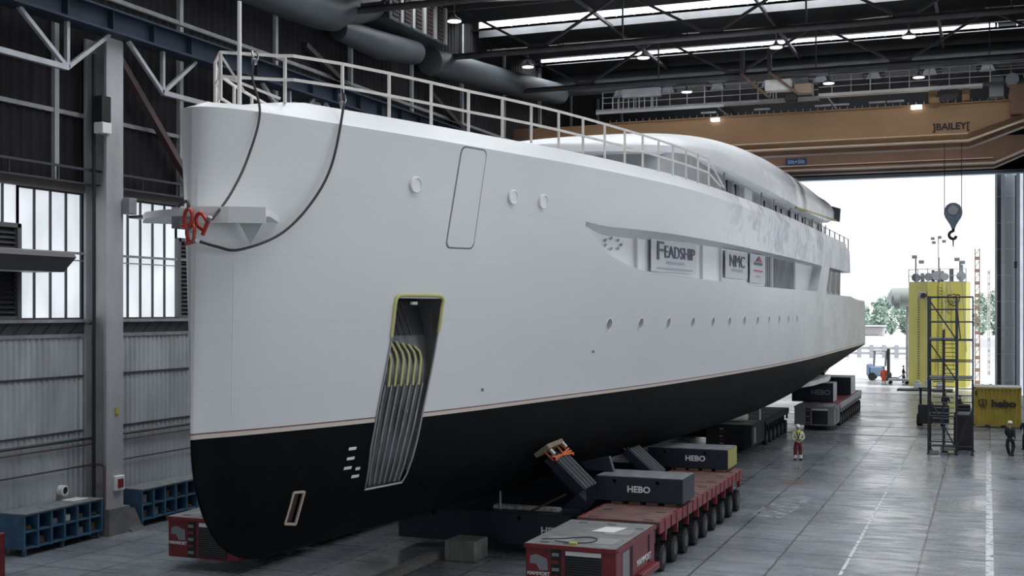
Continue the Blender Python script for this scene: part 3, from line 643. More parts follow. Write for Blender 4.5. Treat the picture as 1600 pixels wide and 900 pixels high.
# masked opening low on the bow, draught marks
for a, c in ((tp[0],tp[1]),(tp[1],tp[2]),(tp[2],tp[3]),(tp[3],tp[0])):
    pa, na = surf(*a, .01); pc, nc = surf(*c, .01); MB().bar(pa, pc, .05, .05, up=na).build('opening_frame', M['tanframe'], yacht)
mb = MB(); mb.v = [tuple(surf(*p, -.10)[0]) for p in tp]; mb.f = [(0,1,2,3)]; mb.build('opening_grid', M['thr'], yacht)
for Y, z in ((25.27,4.23),(25.23,4.0),(25.17,3.78),(25.5,3.73),(25.46,3.55)):
    w = .15 if z != 3.73 else .09
    patch(quad((Y-w*.8,z+.034),(Y+w*.8,z+.034),(Y+w*.7,z-.034),(Y-w*.9,z-.034)), 3, 2, .006, 'draught_mark', M['lettering'], .010)
# weld bead down the stem side and small lugs
patch(quad((21.75,8.6),(21.765,8.6),(21.9,5.2),(21.885,5.2)), 2, 10, .004, 'weld_bead', M['white'], .006)
for Y, z in ((27.0,5.0),(30.2,5.35),(36.4,6.2)):
    p, n = surf(Y, z); MB().box(p.x-.02,p.x+.07,Y-.02,Y+.02,z-.04,z+.04).build('lug', M['msteel'], yacht)
# towing bracket across the stem
tb = [(-16.9,21.3),(-16.4,20.75),(-15.75,20.42),(-15.45,20.36),(-15.15,20.40),(-14.3,20.72),(-13.72,21.08),(-13.68,21.25),(-13.8,21.5),(-14.6,23.1),(-16.3,23.1),(-17.3,21.8)]
TB = MB().prism(tb, 'Z', 9.42, 9.56).build('tow_bracket', M['white'], yacht, 30); TB['label'] = 'white plate bracket wrapped round the stem'
MB().prism([(-15.55,20.5),(-15.35,20.5),(-15.35,21.3),(-15.55,21.3)], 'Z', 9.18, 9.62).build('pad_eye', M['msteel'], TB)
e1 = [(-14.95,20.44),(-14.3,20.70),(-13.68,21.1)]
for i in range(2): MB().add([(*e1[i],9.27),(*e1[i+1],9.27),(*e1[i+1],9.6),(*e1[i],9.6)]+[(x+.03,y-.06,z) for x,y,z in [(*e1[i],9.27),(*e1[i+1],9.27),(*e1[i+1],9.6),(*e1[i],9.6)]], [(0,1,2,3),(4,7,6,5),(0,4,5,1),(3,2,6,7),(0,3,7,4),(1,5,6,2)]).build('edge_plate', M['white'], TB)
MB().add([(-14.75,21.7,9.42),(-13.85,21.4,9.42),(-14.62,22.0,8.9),(-14.75,21.66,9.42),(-13.85,21.36,9.42),(-14.62,21.96,8.9)], [(0,1,2),(5,4,3),(0,3,4,1),(1,4,5,2),(2,5,3,0)]).build('gusset', M['white'], TB)
# jackstaff and bow railing
MB().tube((-15.2,22.4,12.0),(-15.2,22.4,14.25),.05,12,.045).build('jackstaff', M['white'], yacht, 50)
posts = [(-15.62,22.3),(-14.53,23.17),(-13.76,24.38),(-13.27,25.75),(-12.84,27.18),(-12.45,28.6),(-12.02,29.87),(-11.66,31.1),(-11.33,32.44),(-11.05,33.8),(-10.8,35.15),(-10.56,36.5),(-10.35,37.85),(-10.16,39.15),(-10.0,40.45),(-9.86,41.8),(-9.74,43.15),(-9.66,44.6)]
ZR = 13.15
RL = bpy.data.objects.new('bow_railing', None); C.objects.link(RL); RL.parent = yacht; RL['label'] = 'cream temporary railing of square tube'
allp = posts[:]
port = [(2*XC-x, y) for x, y in posts[1:12]]
for (x, y) in allp+port: MB().box(x-.03,x+.03,y-.03,y+.03,12.1,ZR).build('post', M['offwhite'], RL)
for seq in (allp, [allp[0]]+port):
    for z in (ZR, 12.62):
        q = seq[:]
        if seq is allp: q = [seq[0], (-14.6,23.1)] + [(-14.35,23.2)] + seq[2:]
        for i in range(len(q)-1): MB().bar((*q[i],z),(*q[i+1],z),.055,.06).build('rail', M['offwhite'], RL)
MB().bar((-9.66,44.6,ZR),(-9.5,46.6,12.25),.05).build('rail', M['offwhite'], RL); MB().bar((-9.66,44.6,12.62),(-9.5,46.0,12.25),.05).build('rail', M['offwhite'], RL)
MB().bar((-15.62,22.3,13.1),(-15.2,22.6,12.3),.05).build('brace', M['offwhite'], RL); MB().bar((-15.62,22.3,12.65),(-14.6,23.1,12.2),.05).build('brace', M['offwhite'], RL)
for k in range(7):
    t = 2*PI*k/7; Y = 37.3+.75*math.cos(t); z = 9.62+.17*math.sin(t); x_ = rec_in(Y)+.05
    MB().bar((x_,Y-.10,z-.02),(x_,Y+.08,z+.05),.03,.05).build('drilled_slot', M['msteel'], yacht)
# inner mullions and infill in the recess
for Y in (39.3,46.2,49.0,59.2,65.9,):
    xi = rec_in(Y); MB().box(xi-.02, xi+.10, Y-.07, Y+.07, rb(Y)-.02, RZT).build('mullion', mat('fairing_white', (.62,.64,.66), .4), yacht)
for y0, y1, m_ in ((57.6,59.0,'msteel'),(59.4,65.7,'msteel'),):
    n = int((y1-y0)/.42)
    for k in range(n):
        yy = y0+(k+.5)*(y1-y0)/n; xi = rec_in(yy); MB().box(xi, xi+.07, yy-.07, yy+.07, rb(yy)+.02, RZT-.12).build('shutter_slat', M['grey_house'], yacht)
MB().add([(rec_in(66.2)+.02,66.2,8.7),(rec_in(70.6)+.02,70.9,8.75),(rec_in(72)+.02,72.3,10.1),(rec_in(66)+.02,66.2,10.1)], [(0,1,2,3)]).build('window_panel', mat('foil_panel', (.66,.69,.72), .4), yacht, fixn=False)
# aft windows
for k, (y0, y1, y2, y3) in enumerate(((77.0,78.2,79.6,79.2),(79.6,80.2,82.4,82.0),(82.9,83.1,85.4,85.0),(85.9,85.8,88.0,87.9))):
    fr = MB().add([(-9.86,y0,8.75),(-9.86,y3,8.75),(-9.86,y2,10.0),(-9.86,y1,10.0),(-9.80,y0,8.75),(-9.80,y3,8.75),(-9.80,y2,10.0),(-9.80,y1,10.0)], [(0,1,2,3),(7,6,5,4),(0,4,5,1),(1,5,6,2),(2,6,7,3),(3,7,4,0)]).build('aft_window', M['darkglass'], yacht)
for Y in (79.4,82.7,85.6,88.3): MB().bar((-9.8,Y-.2,8.6),(-9.8,Y+.2,10.15),.18,.12).build('window_post', M['white'], yacht)
# small rail stanchions along the upper deck edge aft
for k in range(11):
    Y = 62+k*2.75; MB().box(-9.32,-9.26,Y-.05,Y+.05,11.6,12.62).build('stanchion', M['rib'], yacht)
MB().bar((-9.3,58,12.6),(-9.3,89.5,12.6),.035).build('handrail', M['msteel'], yacht)
# ---- superstructure
gh = M['grey_house']
rm = NT('roof_shell_paint'); x_, y_, z_ = rm.xyz()
n1 = rm.noise(.5); n2 = rm.noise(1.6, stretch=(1,.5,.6), detail=6)
c_ = rm.mix(rm.mr(n1,.35,.65,0,.4), (.68,.70,.72), (.60,.62,.65)); aft_ = rm.mr(rm.math('ADD', y_, rm.math('MULTIPLY', n1, 6.)), 0, 6, 0, 1)
low_ = rm.mr(z_, 14.3, 14.6, 1, 0)
c_ = rm.mix(rm.math('MULTIPLY', rm.math('MULTIPLY', aft_, low_), rm.mr(n2,.42,.58,0,1)), c_, (.80,.82,.84)); c_ = rm.mix(rm.math('MULTIPLY', aft_, rm.math('SUBTRACT', 1., low_)), c_, (.50,.53,.56))
rm.l(c_, rm.b.inputs['Base Color']); rm.b.inputs['Roughness'].default_value = .38
hw = pch([42.6,42.75,43.2,44.2,46,48.5,52,60,80,86,89,90.2],[0,1.7,3.0,3.95,4.55,4.95,5.2,5.35,5.35,5.3,5.2,5.1])
hc = pch([42.6,43.5,46,50,55,60,68,76,83,88,90.2],[.25,.45,.95,1.6,2.2,2.6,2.95,3.0,2.75,2.2,1.7])
zr = pch([42.6,60,75,84,90.2],[13.45,13.4,13.4,13.5,14.1])
rows = []
sh = [42.6,42.66,42.75,42.95,43.2,43.6,44.2,45,46,47.2,48.5,50,52,54,56,58,60,62,64,66,68,70,72,74,76,78,80,82,84,86,88,89.2,90.2]
for Y in sh:
    w = hw(Y); h = hc(Y); z0 = zr(Y); row = []
    lip = .55 if Y > 50 else .2+.35*max(0,(Y-42.6)/7.4)
    N = 26
    row.append((XC+w*.97, Y, z0-.05))
    row.append((XC+w, Y, z0+.05))
    for k in range(N+1):
        t = PI*k/N; cx = math.copysign(abs(math.cos(t))**.75, math.cos(t)); sz = abs(math.sin(t))**.85
        row.append((XC+w*(1.0 if k in (0,N) else .985)*cx, Y, z0+.05+min(lip,h*.35)+ (h-min(lip,h*.35))*sz))
    row.append((XC-w, Y, z0+.05)); row.append((XC-w*.97, Y, z0-.05))
    rows.append(row)
mb = MB().grid(rows, closed=True); n0 = len(rows[0]); mb.f.append(tuple(range(n0))); mb.f.append(tuple((len(rows)-1)*n0+k for k in range(n0)))
RF = mb.build('top_roof', rm.m, yacht, 40); RF['label'] = 'broad curved white hardtop roof'
MB().add([(-11.6,90.25,14.2),(-9.95,90.25,13.9),(-9.95,90.9,14.9),(-11.6,90.9,15.4),(-11.6,89.9,14.2),(-9.95,89.9,13.9),(-9.95,90.4,14.9),(-11.6,90.4,15.4)],[(0,1,2,3),(7,6,5,4),(0,4,5,1),(1,5,6,2),(2,6,7,3),(3,7,4,0)]).build('end_panel', M['greyfl'], RF)
MB().bar((-10.15,70,13.36),(-10.15,89.5,13.95),.12,.10).build('unpainted_edge', mat('mustard_edge', (.42,.37,.12), .5), RF)
def house(name, w0, w1, yf, ya, z0, z1, m, rnd=2.2):
    rows = []
    for z, w, dy in ((z0, w0, 0), (z1, w1, .5)):
        row = []
        for k in range(9):
            t = PI/2*k/8; row.append((XC+w-rnd+rnd*math.sin(t), yf+dy+rnd-rnd*math.cos(t), z))
        left = [(2*XC-x, y, z) for x, y, _ in reversed(row)]
        row = row + [(XC+w, ya, z), (XC-w, ya, z)] + left
        rows.append(row)
    mb = MB().grid(rows, closed=True); n = len(rows[0]); mb.f += [tuple(range(n)), tuple(range(2*n-1, n-1, -1))]
    return mb.build(name, m, yacht, 40)
HS = house('wheelhouse', 4.9, 4.75, 43.6, 86, 12.1, 13.5, gh)
for k, (y0, y1, z0, z1, dark) in enumerate(((52.6,53.6,12.7,13.2,1),(54.6,55.3,12.6,13.2,1),(56.6,58.6,12.45,13.25,0),(62.2,63.0,12.3,13.1,1),(65.8,66.9,12.2,13.15,1),(67.6,69.0,12.2,13.1,1),(70.4,72.2,12.3,13.2,1),(73.,75.2,12.3,13.2,1),(76,78.6,12.3,13.2,1),(79.4,82,12.3,13.2,0))):
    MB().box(XC+4.6,XC+4.88,y0,y1,z0,z1).build('side_opening', M['darkglass'] if dark else mat('foil_sheet', (.5,.53,.56), .4), HS)
for Y in (51,60.2,64,69.8,79,83.5,85.8): MB().bar((XC+5.0,Y,12.1),(XC+5.0,Y+.3,13.4),.07).build('side_strut', M['msteel'], HS)
# stern gear under water: propeller shaft bracket bar, stabiliser fin, rudder bar
FN = MB().prism([(-9.75,69.3),(-9.35,71.5),(-9.1,76.5),(-9.3,79),(-10.6,80),(-11.5,78.0),(-11.0,71)], 'Z', 3.15, 3.42).build('stabiliser_fin', mat('fin_pale_grey', (.72,.76,.78), .4, noise=(1.2,.2)), yacht, 30); FN['label'] = 'pale pointed stabiliser fin'
MB().tube((-9.75,78.6,3.5),(-9.45,83.3,4.45),.14,10).build('fender_bar', M['blackpaint'], yacht)
MB().tube((-11.6,66,2.3),(-10.4,71.5,3.15),.16,10).build('shaft_bar', M['lsteel'], yacht)
# ------------------------------------------------------------------ banners hung in the recess
def banner(y0, y1, z0, z1, lab, lines):
    xi = rec_in((y0+y1)/2)+.16; x0_ = rec_in(y0)+.14; x1_ = rec_in(y1)+.14
    rz = math.atan2(y1-y0, x1_-x0_) 
    B = empty('banner', ((x0_+x1_)/2, (y0+y1)/2, z0), lab, 'banner', None)
    MB().add([(x0_,y0,z0),(x1_,y1,z0),(x1_,y1,z1),(x0_,y0,z1),(x0_-.02,y0,z0),(x1_-.02,y1,z0),(x1_-.02,y1,z1),(x0_-.02,y0,z1)], [(0,1,2,3),(7,6,5,4),(0,4,5,1),(1,5,6,2),(2,6,7,3),(3,7,4,0)]).build('cloth', M['banner'], B)
    for s, size, sx, z, dy, m in lines:
        t = dy; px = x0_+(x1_-x0_)*t+.03; py = y0+(y1-y0)*t
        if s is None:          # a line of print too small to read: a thin printed strip, its half length sx/2
            k_ = sx/2/math.hypot(x1_-x0_, y1-y0); q_ = [(x0_+(x1_-x0_)*(t+e)+.03, y0+(y1-y0)*(t+e), z+h) for e, h in ((-k_,-size/2),(k_,-size/2),(k_,size/2),(-k_,size/2))]
            MB().add(q_, [(0,1,2,3)]).build('printed_line', m, B, fixn=False); continue
        text(s, 'lettering', size, m, B, (px, py, z), (PI/2, 0, rz), .006, sx=sx)
    return B, x0_, x1_
B1, a0, a1 = banner(40.3, 45.2, 8.85, 10.02, 'largest grey-white hung banner with tall dark lettering, leftmost in the side recess', (('F',.95,1.9,9.55,.17,M['inkblue']),('EADSHIP',.62,1.42,9.55,.60,M['inkblue']),(None,.07,1.9,9.2,.5,M['greyink'])))
MB().box(a0+.04,a0+.06,40.9,44.4,8.92,8.98).build('printed_bar', M['greyink'], B1) if False else MB().add([(a0+.05,40.8,8.94),(a1+.02,44.5,8.94),(a1+.02,44.5,9.0),(a0+.05,40.8,9.0)],[(0,1,2,3)]).build('printed_bar', M['greyink'], B1, fixn=False)
banner(49.4, 53.4, 8.85, 9.98, 'middle banner in the side recess, with three big dark letters', (('NMC',.72,1.75,9.55,.5,M['inkblue']),(None,.08,1.9,9.2,.5,M['greyink'])))
B3, a0, a1 = banner(53.9, 57.2, 8.75, 10.05, 'narrow banner with a sailing mark and red line, rightmost of the three', ((None,.12,1.7,9.62,.5,M['inkblue']),(None,.08,1.9,9.3,.5,M['redink']),(None,.06,1.2,9.05,.5,M['greyink'])))
MB().add([(a0+.12,55,9.72),(a1+.0,56.4,9.72),(a1-.02,55.75,9.98),(a0+.14,55.1,9.72),(a1-.01,56.3,9.72)],[(0,1,2)]).build('sail_emblem', M['redink'], B3, fixn=False)
# ------------------------------------------------------------------ wire ropes and red shackles at the bow
def catm(P, n=8):
    P = [Vector(p) for p in P]; out = []
    Q = [P[0]*2-P[1]] + P + [P[-1]*2-P[-2]]
    for i in range(1, len(Q)-2):
        for k in range(n):
            t = k/n; a, b_, c, d = Q[i-1], Q[i], Q[i+1], Q[i+2]
            out.append(.5*((2*b_)+(c-a)*t+(2*a-5*b_+4*c-d)*t*t+(3*b_-a-3*c+d)*t**3))
    return out+[P[-1]]
r1 = [(-14.72,22.25,12.95),(-14.70,22.15,12.5),(-14.45,22.05,11.7),(-14.45,21.6,10.7),(-14.42,20.95,9.9),(-14.46,20.35,9.32)]
R1 = tag(MB().path(catm(r1), .027, 8).build('wire_rope', M['rope'], None, 60), 'shorter dark wire rope hanging from the railing to the red shackle', 'rope')
r2 = [(-13.72,24.3,12.55),(-13.68,24.27,12.1),(-13.80,23.95,10.77),(-14.02,23.4,9.86),(-14.3,22.6,9.15),(-14.45,21.3,8.76),(-14.6,20.7,8.80),(-14.82,20.25,8.92)]
R2 = tag(MB().path(catm(r2), .030, 8).build('wire_rope', M['rope'], None, 60), 'longer dark wire rope sweeping in a loop across the bow', 'rope')
for x, y, z, lab in ((-14.72,22.25,12.95,'small steel rope clamp tied on the railing near the jackstaff'),(-13.72,24.3,12.3,'small steel rope clamp tied on the railing by the second post')):
    K = empty('rope_clamp', (x,y,z-.15), lab, 'clamp'); 
    MB().path([(x-.06,y,z+.15),(x-.02,y,z),(x,y,z-.1)], .025, 6).build('loop', M['steel'], K, 50); MB().bbox(x-.05,x+.05,y-.05,y+.05,z-.15,z-.02,.015).build('ferrule', M['steel'], K); MB().path([(x+.07,y,z+.12),(x+.10,y,z),(x+.03,y,z-.12)], .02, 6).build('loop', M['steel'], K, 50)
def shackle(name, loc, rot, lab, s=1.):
    K = empty(name, loc, lab, 'shackle'); K.rotation_euler = rot
    L = K.location.copy(); R_ = K.rotation_euler.copy(); K.location = (0,0,0); K.rotation_euler = (0,0,0)
    pts = [(-.09*s,0,-.16*s)]+[(-.11*s*math.cos(t*PI/8)*(1.15), 0, .02*s+.14*s*math.sin(t*PI/8)) for t in range(9)]+[(.09*s,0,-.16*s)]
    MB().path(pts, .034*s, 8).build('bow', M['shackle'], K, 50); MB().tube((-.17*s,0,-.16*s),(.17*s,0,-.16*s),.036*s,10).build('pin', M['shackle'], K, 50)
    MB().tube((.14*s,0,-.16*s),(.21*s,0,-.16*s),.05*s,6).build('nut', M['steel'], K); K.location = L; K.rotation_euler = R_
shackle('red_shackle', (-14.92,20.2,9.34), (0,.25,-.4), 'upper red shackle through the bracket at the stem', 1.2)
shackle('red_shackle', (-14.62,20.22,9.28), (.1,-.9,-.4), 'sideways red shackle holding the shorter rope', 1.15)
shackle('red_shackle', (-14.86,20.2,9.05), (0,-.1,-.4), 'lowest red shackle holding the longer rope loop', 1.15)
tag(MB().path(catm([(-15.3,20.40,9.62),(-15.05,20.30,9.70),(-14.93,20.22,9.64),(-14.9,20.18,9.5)],5), .035, 8).build('bow_ring', M['rope'], None, 60), 'dark steel ring hooked over the bracket tip at the stem', 'ring')
# ------------------------------------------------------------------ self propelled trailers
ZD = 1.5
def wheel_mesh():
    w = MB().lathe([(.20,-.13),(.33,-.135),(.385,-.10),(.39,0),(.385,.10),(.33,.135),(.20,.13)], (0,0,.39), 'X', 22)
    for k in range(22):
        t = 2*PI*k/22; w.bar((-.13,.383*math.cos(t),.39+.383*math.sin(t)),(.13,.383*math.cos(t+.12),.39+.383*math.sin(t+.12)),.035,.03)
    return w
def bogie(parent, x, y, side, proto={}):
    if not proto:
        a = wheel_mesh().build('wheel', M['tyre'], None, 40); a.location = (0,0,0)
        h = MB().lathe([(.20,-.145),(.19,-.10),(.10,-.05),(.10,.05),(.19,.10),(.20,.145)], (0,0,.39), 'X', 14)
        for v in range(len(a.data.vertices)): pass
        ho = h.build('hub', M['hub'], None, 40); ho.parent = a; ho.location = (0,0,0)
        # rebuild both about the wheel's own foot
        for o in (a, ho):
            zs = [v.co for v in o.data.vertices]; cx = (min(v.x for v in zs)+max(v.x for v in zs))/2; cy = (min(v.y for v in zs)+max(v.y for v in zs))/2; cz = sum(((min(v.z for v in zs), max(v.z for v in zs))))/2
            for v in o.data.vertices: v.co.x -= cx; v.co.y -= cy; v.co.z += .39-cz
        ar = MB().prism([(-.10,.30),(.12,.30),(.10,.95),(.16,1.15),(-.16,1.15),(-.12,.9)], 'X', -.09, .09).build('axle_arm', M['dsteel'], None); ar.location = (0,0,0)
        for v in ar.data.vertices: pass
        cz = min(v.co.z for v in ar.data.vertices)
        for v in ar.data.vertices: v.co.z += .30-cz
        proto.update(w=a, a=ar); first = True
    else: first = False
    for dx in (-.22, .22):
        w = copy_tree(proto['w']); w.parent = parent; w.location = (x+dx-parent.location.x, y-parent.location.y, 0)
    a = copy_tree(proto['a']); a.parent = parent; a.location = (x-parent.location.x, y-parent.location.y, 0)
    return proto
PROTO = None
def trailer(x0, y0, lab, n, ppu=True, deckm='deckred', white_sides=False, ppu_len=3.75, ppum='red', lines=True):
    global PROTO
    W_ = 2.43; xm = x0+W_/2
    G = empty('modular_trailer', (xm, y0, 0), lab, 'trailer')
    yb = y0
    if ppu:
        P = MB().bbox(x0,x0+W_,y0,y0+ppu_len,.35,ZD-.05,.03).build('power_pack', M[ppum], G)
        MB().bbox(x0-.03,x0+W_+.03,y0-.03,y0+ppu_len+.02,ZD-.05,ZD+.02,.015).build('lid', M['decktop'], P)
        MB().bar((x0-.02,y0-.03,ZD-.03),(x0+W_+.02,y0-.03,ZD-.03),.06,.1).build('rim', M[ppum], P); MB().bar((x0+W_+.02,y0,ZD-.03),(x0+W_+.02,y0+ppu_len,ZD-.03),.06,.1).build('rim', M[ppum], P)
        g = MB()
        for k in range(13): g.add([(x0+1.10,y0-.03,.45+k*.062),(x0+2.02,y0-.03,.45+k*.062),(x0+2.02,y0-.0,.50+k*.062),(x0+1.10,y0-.0,.50+k*.062)],[(0,1,2,3)])
        g.build('grille', M['grille'], P); MB().box(x0+1.08,x0+2.04,y0-.012,y0-.002,.42,1.27).build('grille_backing', M['tyre'], P)
        lit = ppum != 'tyre'
        if lit: MB().box(x0+1.10,x0+2.04,y0-.035,y0-.01,1.28,1.39).build('number_strip', M['paper'], P)
        MB().box(x0+.70,x0+.98,y0-.012,y0-.002,.40,1.42).build('control_bay', M['grille'], P)
        for k in range(5): MB().box(x0+.74,x0+.92,y0-.05,y0-.01,.48+k*.19,.56+k*.19).build('valve', M['red'] if k % 2 else M['greyfl'], P)
        if lit and y0 < 60: text('MAMMOET', 'lettering', .125, M['lettering'], P, (x0+.36,y0-.012,.76), (PI/2,0,0), .004, sx=1., bold=.004)
        if lit and y0 < 60: text('MAMMOET', 'lettering', .24, M['lettering'], P, (x0+W_+.01,y0+2.6,.78), (PI/2,0,PI/2), .004, sx=1.2, bold=.006)
        MB().box(x0+W_,x0+W_+.012,y0+.55,y0+1.15,.5,1.32).build('side_panel', M['greyfl'], P); MB().box(x0+W_,x0+W_+.012,y0+1.3,y0+1.5,.5,1.35).build('side_slot', M['tyre'], P)
        MB().box(x0+W_,x0+W_+.012,y0+3.05,y0+3.2,.6,1.35).build('side_slot', M['tyre'], P)
        if y0 < 40 and x0 > -20: MB().bbox(x0+W_,x0+W_+.16,y0+1.9,y0+3.7,.33,.52,.02).build('side_step', M[ppum], P)
        if lit: MB().add([(x0+.14,y0-.012,1.2),(x0+.3,y0-.012,1.26),(x0+.6,y0-.012,1.15),(x0+.62,y0-.012,.86),(x0+.4,y0-.012,.84),(x0+.3,y0-.012,1.0),(x0+.12,y0-.012,1.02)],[(0,1,2,3,4,5,6)]).build('scraped_patch', M['greyfl'], P, fixn=False)
        for a, c, d, e in ((.35,1.05,.5,1.1),(1.5,2.2,1.9,2.7),(1.6,2.2,.5,1.3)): 
            MB().box(x0+a,x0+c,y0+d,y0+e,ZD+.02,ZD+.03).build('hatch', mat('hatch_plate', (.26,.265,.27), .55), P)
        for a, d in ((.35,3.3),(1.2,3.3),(2.1,2.9),(.3,.25),(.95,.2)): MB().box(x0+a,x0+a+.24,y0+d,y0+d+.10,ZD+.015,ZD+.024).build('lashing_slot', M['tyre'], P)
        yb = y0+ppu_len+.45
        MB().box(x0+.5,x0+1.9,y0+ppu_len,yb,.75,1.3).build('coupling', M['tyre'], G)
    Ld = n*1.4
    D = MB().box(x0+.02,x0+W_-.02,yb,yb+Ld,ZD-.12,ZD).build('deck', M[deckm], G)
    MB().box(x0+.7,x0+1.73,yb,yb+Ld,.85,ZD-.12).build('spine', M['dsteel'], G)
    sm = 'lsteel' if white_sides else ppum
    for k in range(n):
        y = yb+k*1.4
        for (a, c) in ((x0-.02,x0+.06),(x0+W_-.06,x0+W_+.02)):
            MB().bbox(a,c,y+.05,y+1.32,ZD-.34,ZD+.01,.015).build('side_board', M[sm], G)
            MB().box(a-.02,c+.02,y+.62,y+.72,ZD-.60,ZD+.01).build('side_rib', M[sm], G)
        for dx in (.25, 1.9): MB().box(x0+dx,x0+dx+.28,y+.3,y+.42,ZD,ZD+.006).build('lashing_slot', M['tyre'], D)
        if k % 2 == 0: MB().box(x0+.08,x0+W_-.08,y+.01,y+.05,ZD-.001,ZD+.012).build('deck_seam', M[ppum], D)
        for s in (-1, 1): PROTO = bogie(G, xm+s*.82, y+.7, s)
    return G, yb
TR1, yb1 = trailer(-11.07, 29.1, 'nearest red modular trailer with grey lid, carrying two navy beams, right foreground', 9)
TR2, _ = trailer(-22.2, 29.1, 'red modular trailer partly hidden behind the foot of the bow, left', 7)
TR3, _ = trailer(-13.85, 63.2, 'dark modular trailer deep under the hull, behind the worker in red trousers', 6, ppum='tyre', deckm='decktop')
TR4, yb4 = trailer(-11.25, 76.9, 'far modular trailer with pale sides and two dark beams, below the stern', 10, white_sides=True, ppum='greyfl', deckm='deckred2', ppu_len=3.0)
for o in (PROTO['w'], PROTO['a']):
    for ch in list(o.children): bpy.data.objects.remove(ch)
    bpy.data.objects.remove(o)
# things lying on the nearest trailer
tag(MB().add([(-9.95,31.15,1.53),(-9.35,31.2,1.53),(-9.2,32.0,1.53),(-9.78,31.95,1.53),(-9.95,31.15,1.545),(-9.35,31.2,1.545),(-9.2,32.0,1.545),(-9.78,31.95,1.545)],[(0,3,2,1),(4,5,6,7),(0,1,5,4),(1,2,6,5),(2,3,7,6),(3,0,4,7)]).build('paper_sheet', M['paper']), 'white sheet lying on the grey lid of the nearest trailer', 'sheet')
tag(MB().path(catm([(-10.8,29.6,1.55),(-10.3,29.9,1.545),(-9.8,30.3,1.545),(-9.45,30.1,1.545),(-9.5,29.6,1.545),(-9.95,29.4,1.545),(-10.4,29.5,1.55)],5),.014,6).build('cable', M['tyre'], None, 60), 'thin black cable looped on the grey lid of the nearest trailer', 'cable')
tag(MB().bbox(-9.95,-9.75,29.25,29.4,1.52,1.58,.01).build('remote_control', M['yel']), 'small yellow and black control box on the front edge of the nearest trailer', 'control box')
# ------------------------------------------------------------------ navy beams
def beam(x0, x1, y0, y1, z0, z1, lab, endm='navy', word='HEBO', tx=.5, tsz=.27, lugs=True, topm='navytop'):
    G = empty('ballast_beam', ((x0+x1)/2, (y0+y1)/2, z0), lab, 'beam')
    MB().bbox(x0,x1,y0,y1,z0,z1,.02).build('body', M['navy'], G)
    MB().box(x0+.01,x1-.01,y0+.01,y1-.01,z1-.004,z1+.012).build('top_plate', M[topm], G)
    MB().box(x1-.004,x1+.012,y0+.02,y1-.02,z0+.02,z1-.01).build('end_plate', M[endm], G)
    if word: text(word, 'lettering', tsz, M['lettering'] if y0 < 80 else M['greyfl'] if y0 < 85 else M['greyink'], G, (x0+(x1-x0)*tx, y0-.012, (z0+z1)/2), (PI/2,0,0), .004, sx=1.05, bold=.008)
    if lugs:
        for t in (.22,.72): MB().lathe([(.09,-.03),(.09,.0),(.05,.0),(.05,-.03)], (x0+(x1-x0)*t, y0-.0, z1-.14), 'Y', 12).build('lifting_lug', M['tyre'], G)
    return G
def timbers(x0, x1, y0, y1, z0, n, near):
    for k in range(n):
        x = x0+(x1-x0)*(k+.5)/n-.18
        tag(MB().bbox(x,x+.36,y0+.06,y1-.06,z0,z0+.10,.01).build('timber_packer', M['wood']), 'short weathered timber block between the trailer deck and the %s beam' % near, 'timber', 'timber packers under the %s beam' % near)
timbers(-11.0,-8.75,36.1,37.6,ZD+.0,4,'nearer')
B_1 = beam(-11.35,-8.62,36.05,37.65,1.6,2.36,'nearer of the two navy lettered beams on the nearest red trailer, with an arm sloping down left')
MB().prism([(-11.35,2.36),(-11.35,1.6),(-12.35,.55),(-13.1,.55),(-13.0,.75)], 'Y', 36.05, 37.65).build('sloping_arm', M['navy'], B_1)
timbers(-11.0,-9.0,44.6,46.2,ZD,4,'yellow ended')
B_2 = beam(-12.0,-8.95,44.6,46.3,1.6,2.32,'navy beam with white letters and a yellow end, further back on the nearest trailer', 'yelend', tx=.60, tsz=.28)
B_3 = beam(-12.0,-9.35,80.9,82.9,1.52,2.75,'nearer of the two dark beams on the far trailer below the stern', topm='lsteel', tsz=.45, tx=.7, endm='lsteel')
B_4 = beam(-13.4,-9.0,88.4,91.4,1.52,2.75,'further of the two dark beams on the far trailer, with a pale top', topm='lsteel', tsz=.5, tx=.55, endm='lsteel')
B_5 = beam(-17.5,-11.75,34.6,35.9,.30,1.28,'long low navy cross beam under the keel, left of the nearest trailer and its grey lid', tx=.985, tsz=.3, topm='navy')
L_ = [o for o in B_5.children if o.type == 'FONT'][0]; L_.location.x = -12.25-wloc(B_5).x; 
tag(MB().bbox(-14.4,-12.25,35.0,35.35,1.3,1.42,.02).build('ladder_plate', mat('perforated_plate', (.42,.43,.42), .6, noise=(9,.6))), 'pale speckled plank lying on the low navy cross beam', 'plank')
# steel grillage deeper under the hull
def cross(x0,x1,y0,y1,z0,z1,lab): 
    G = empty('cross_beam', ((x0+x1)/2,(y0+y1)/2,z0), lab, 'beam')
    MB().box(x0,x1,y0,y1,z0,z0+.06).build('flange', M['navy'], G); MB().box(x0,x1,y0,y1,z1-.06,z1).build('flange', M['navy'], G); MB().box(x0,x1,(y0+y1)/2-.05,(y0+y1)/2+.05,z0,z1).build('web', M['navy'], G)
    n=int((x1-x0)/1.2)
    MB()
    return G
cross(-19.6,-11.2,38.6,39.4,.5,1.5,'dark blue cross beam in the shade under the hull, behind the pipe strut')
cross(-19.6,-11.2,45.2,46.0,.5,1.5,'second dark blue cross beam in the shade under the hull')
cross(-19.6,-14.0,66.,67.,.5,1.5,'dark cross beam far under the hull beside the dark trailer')
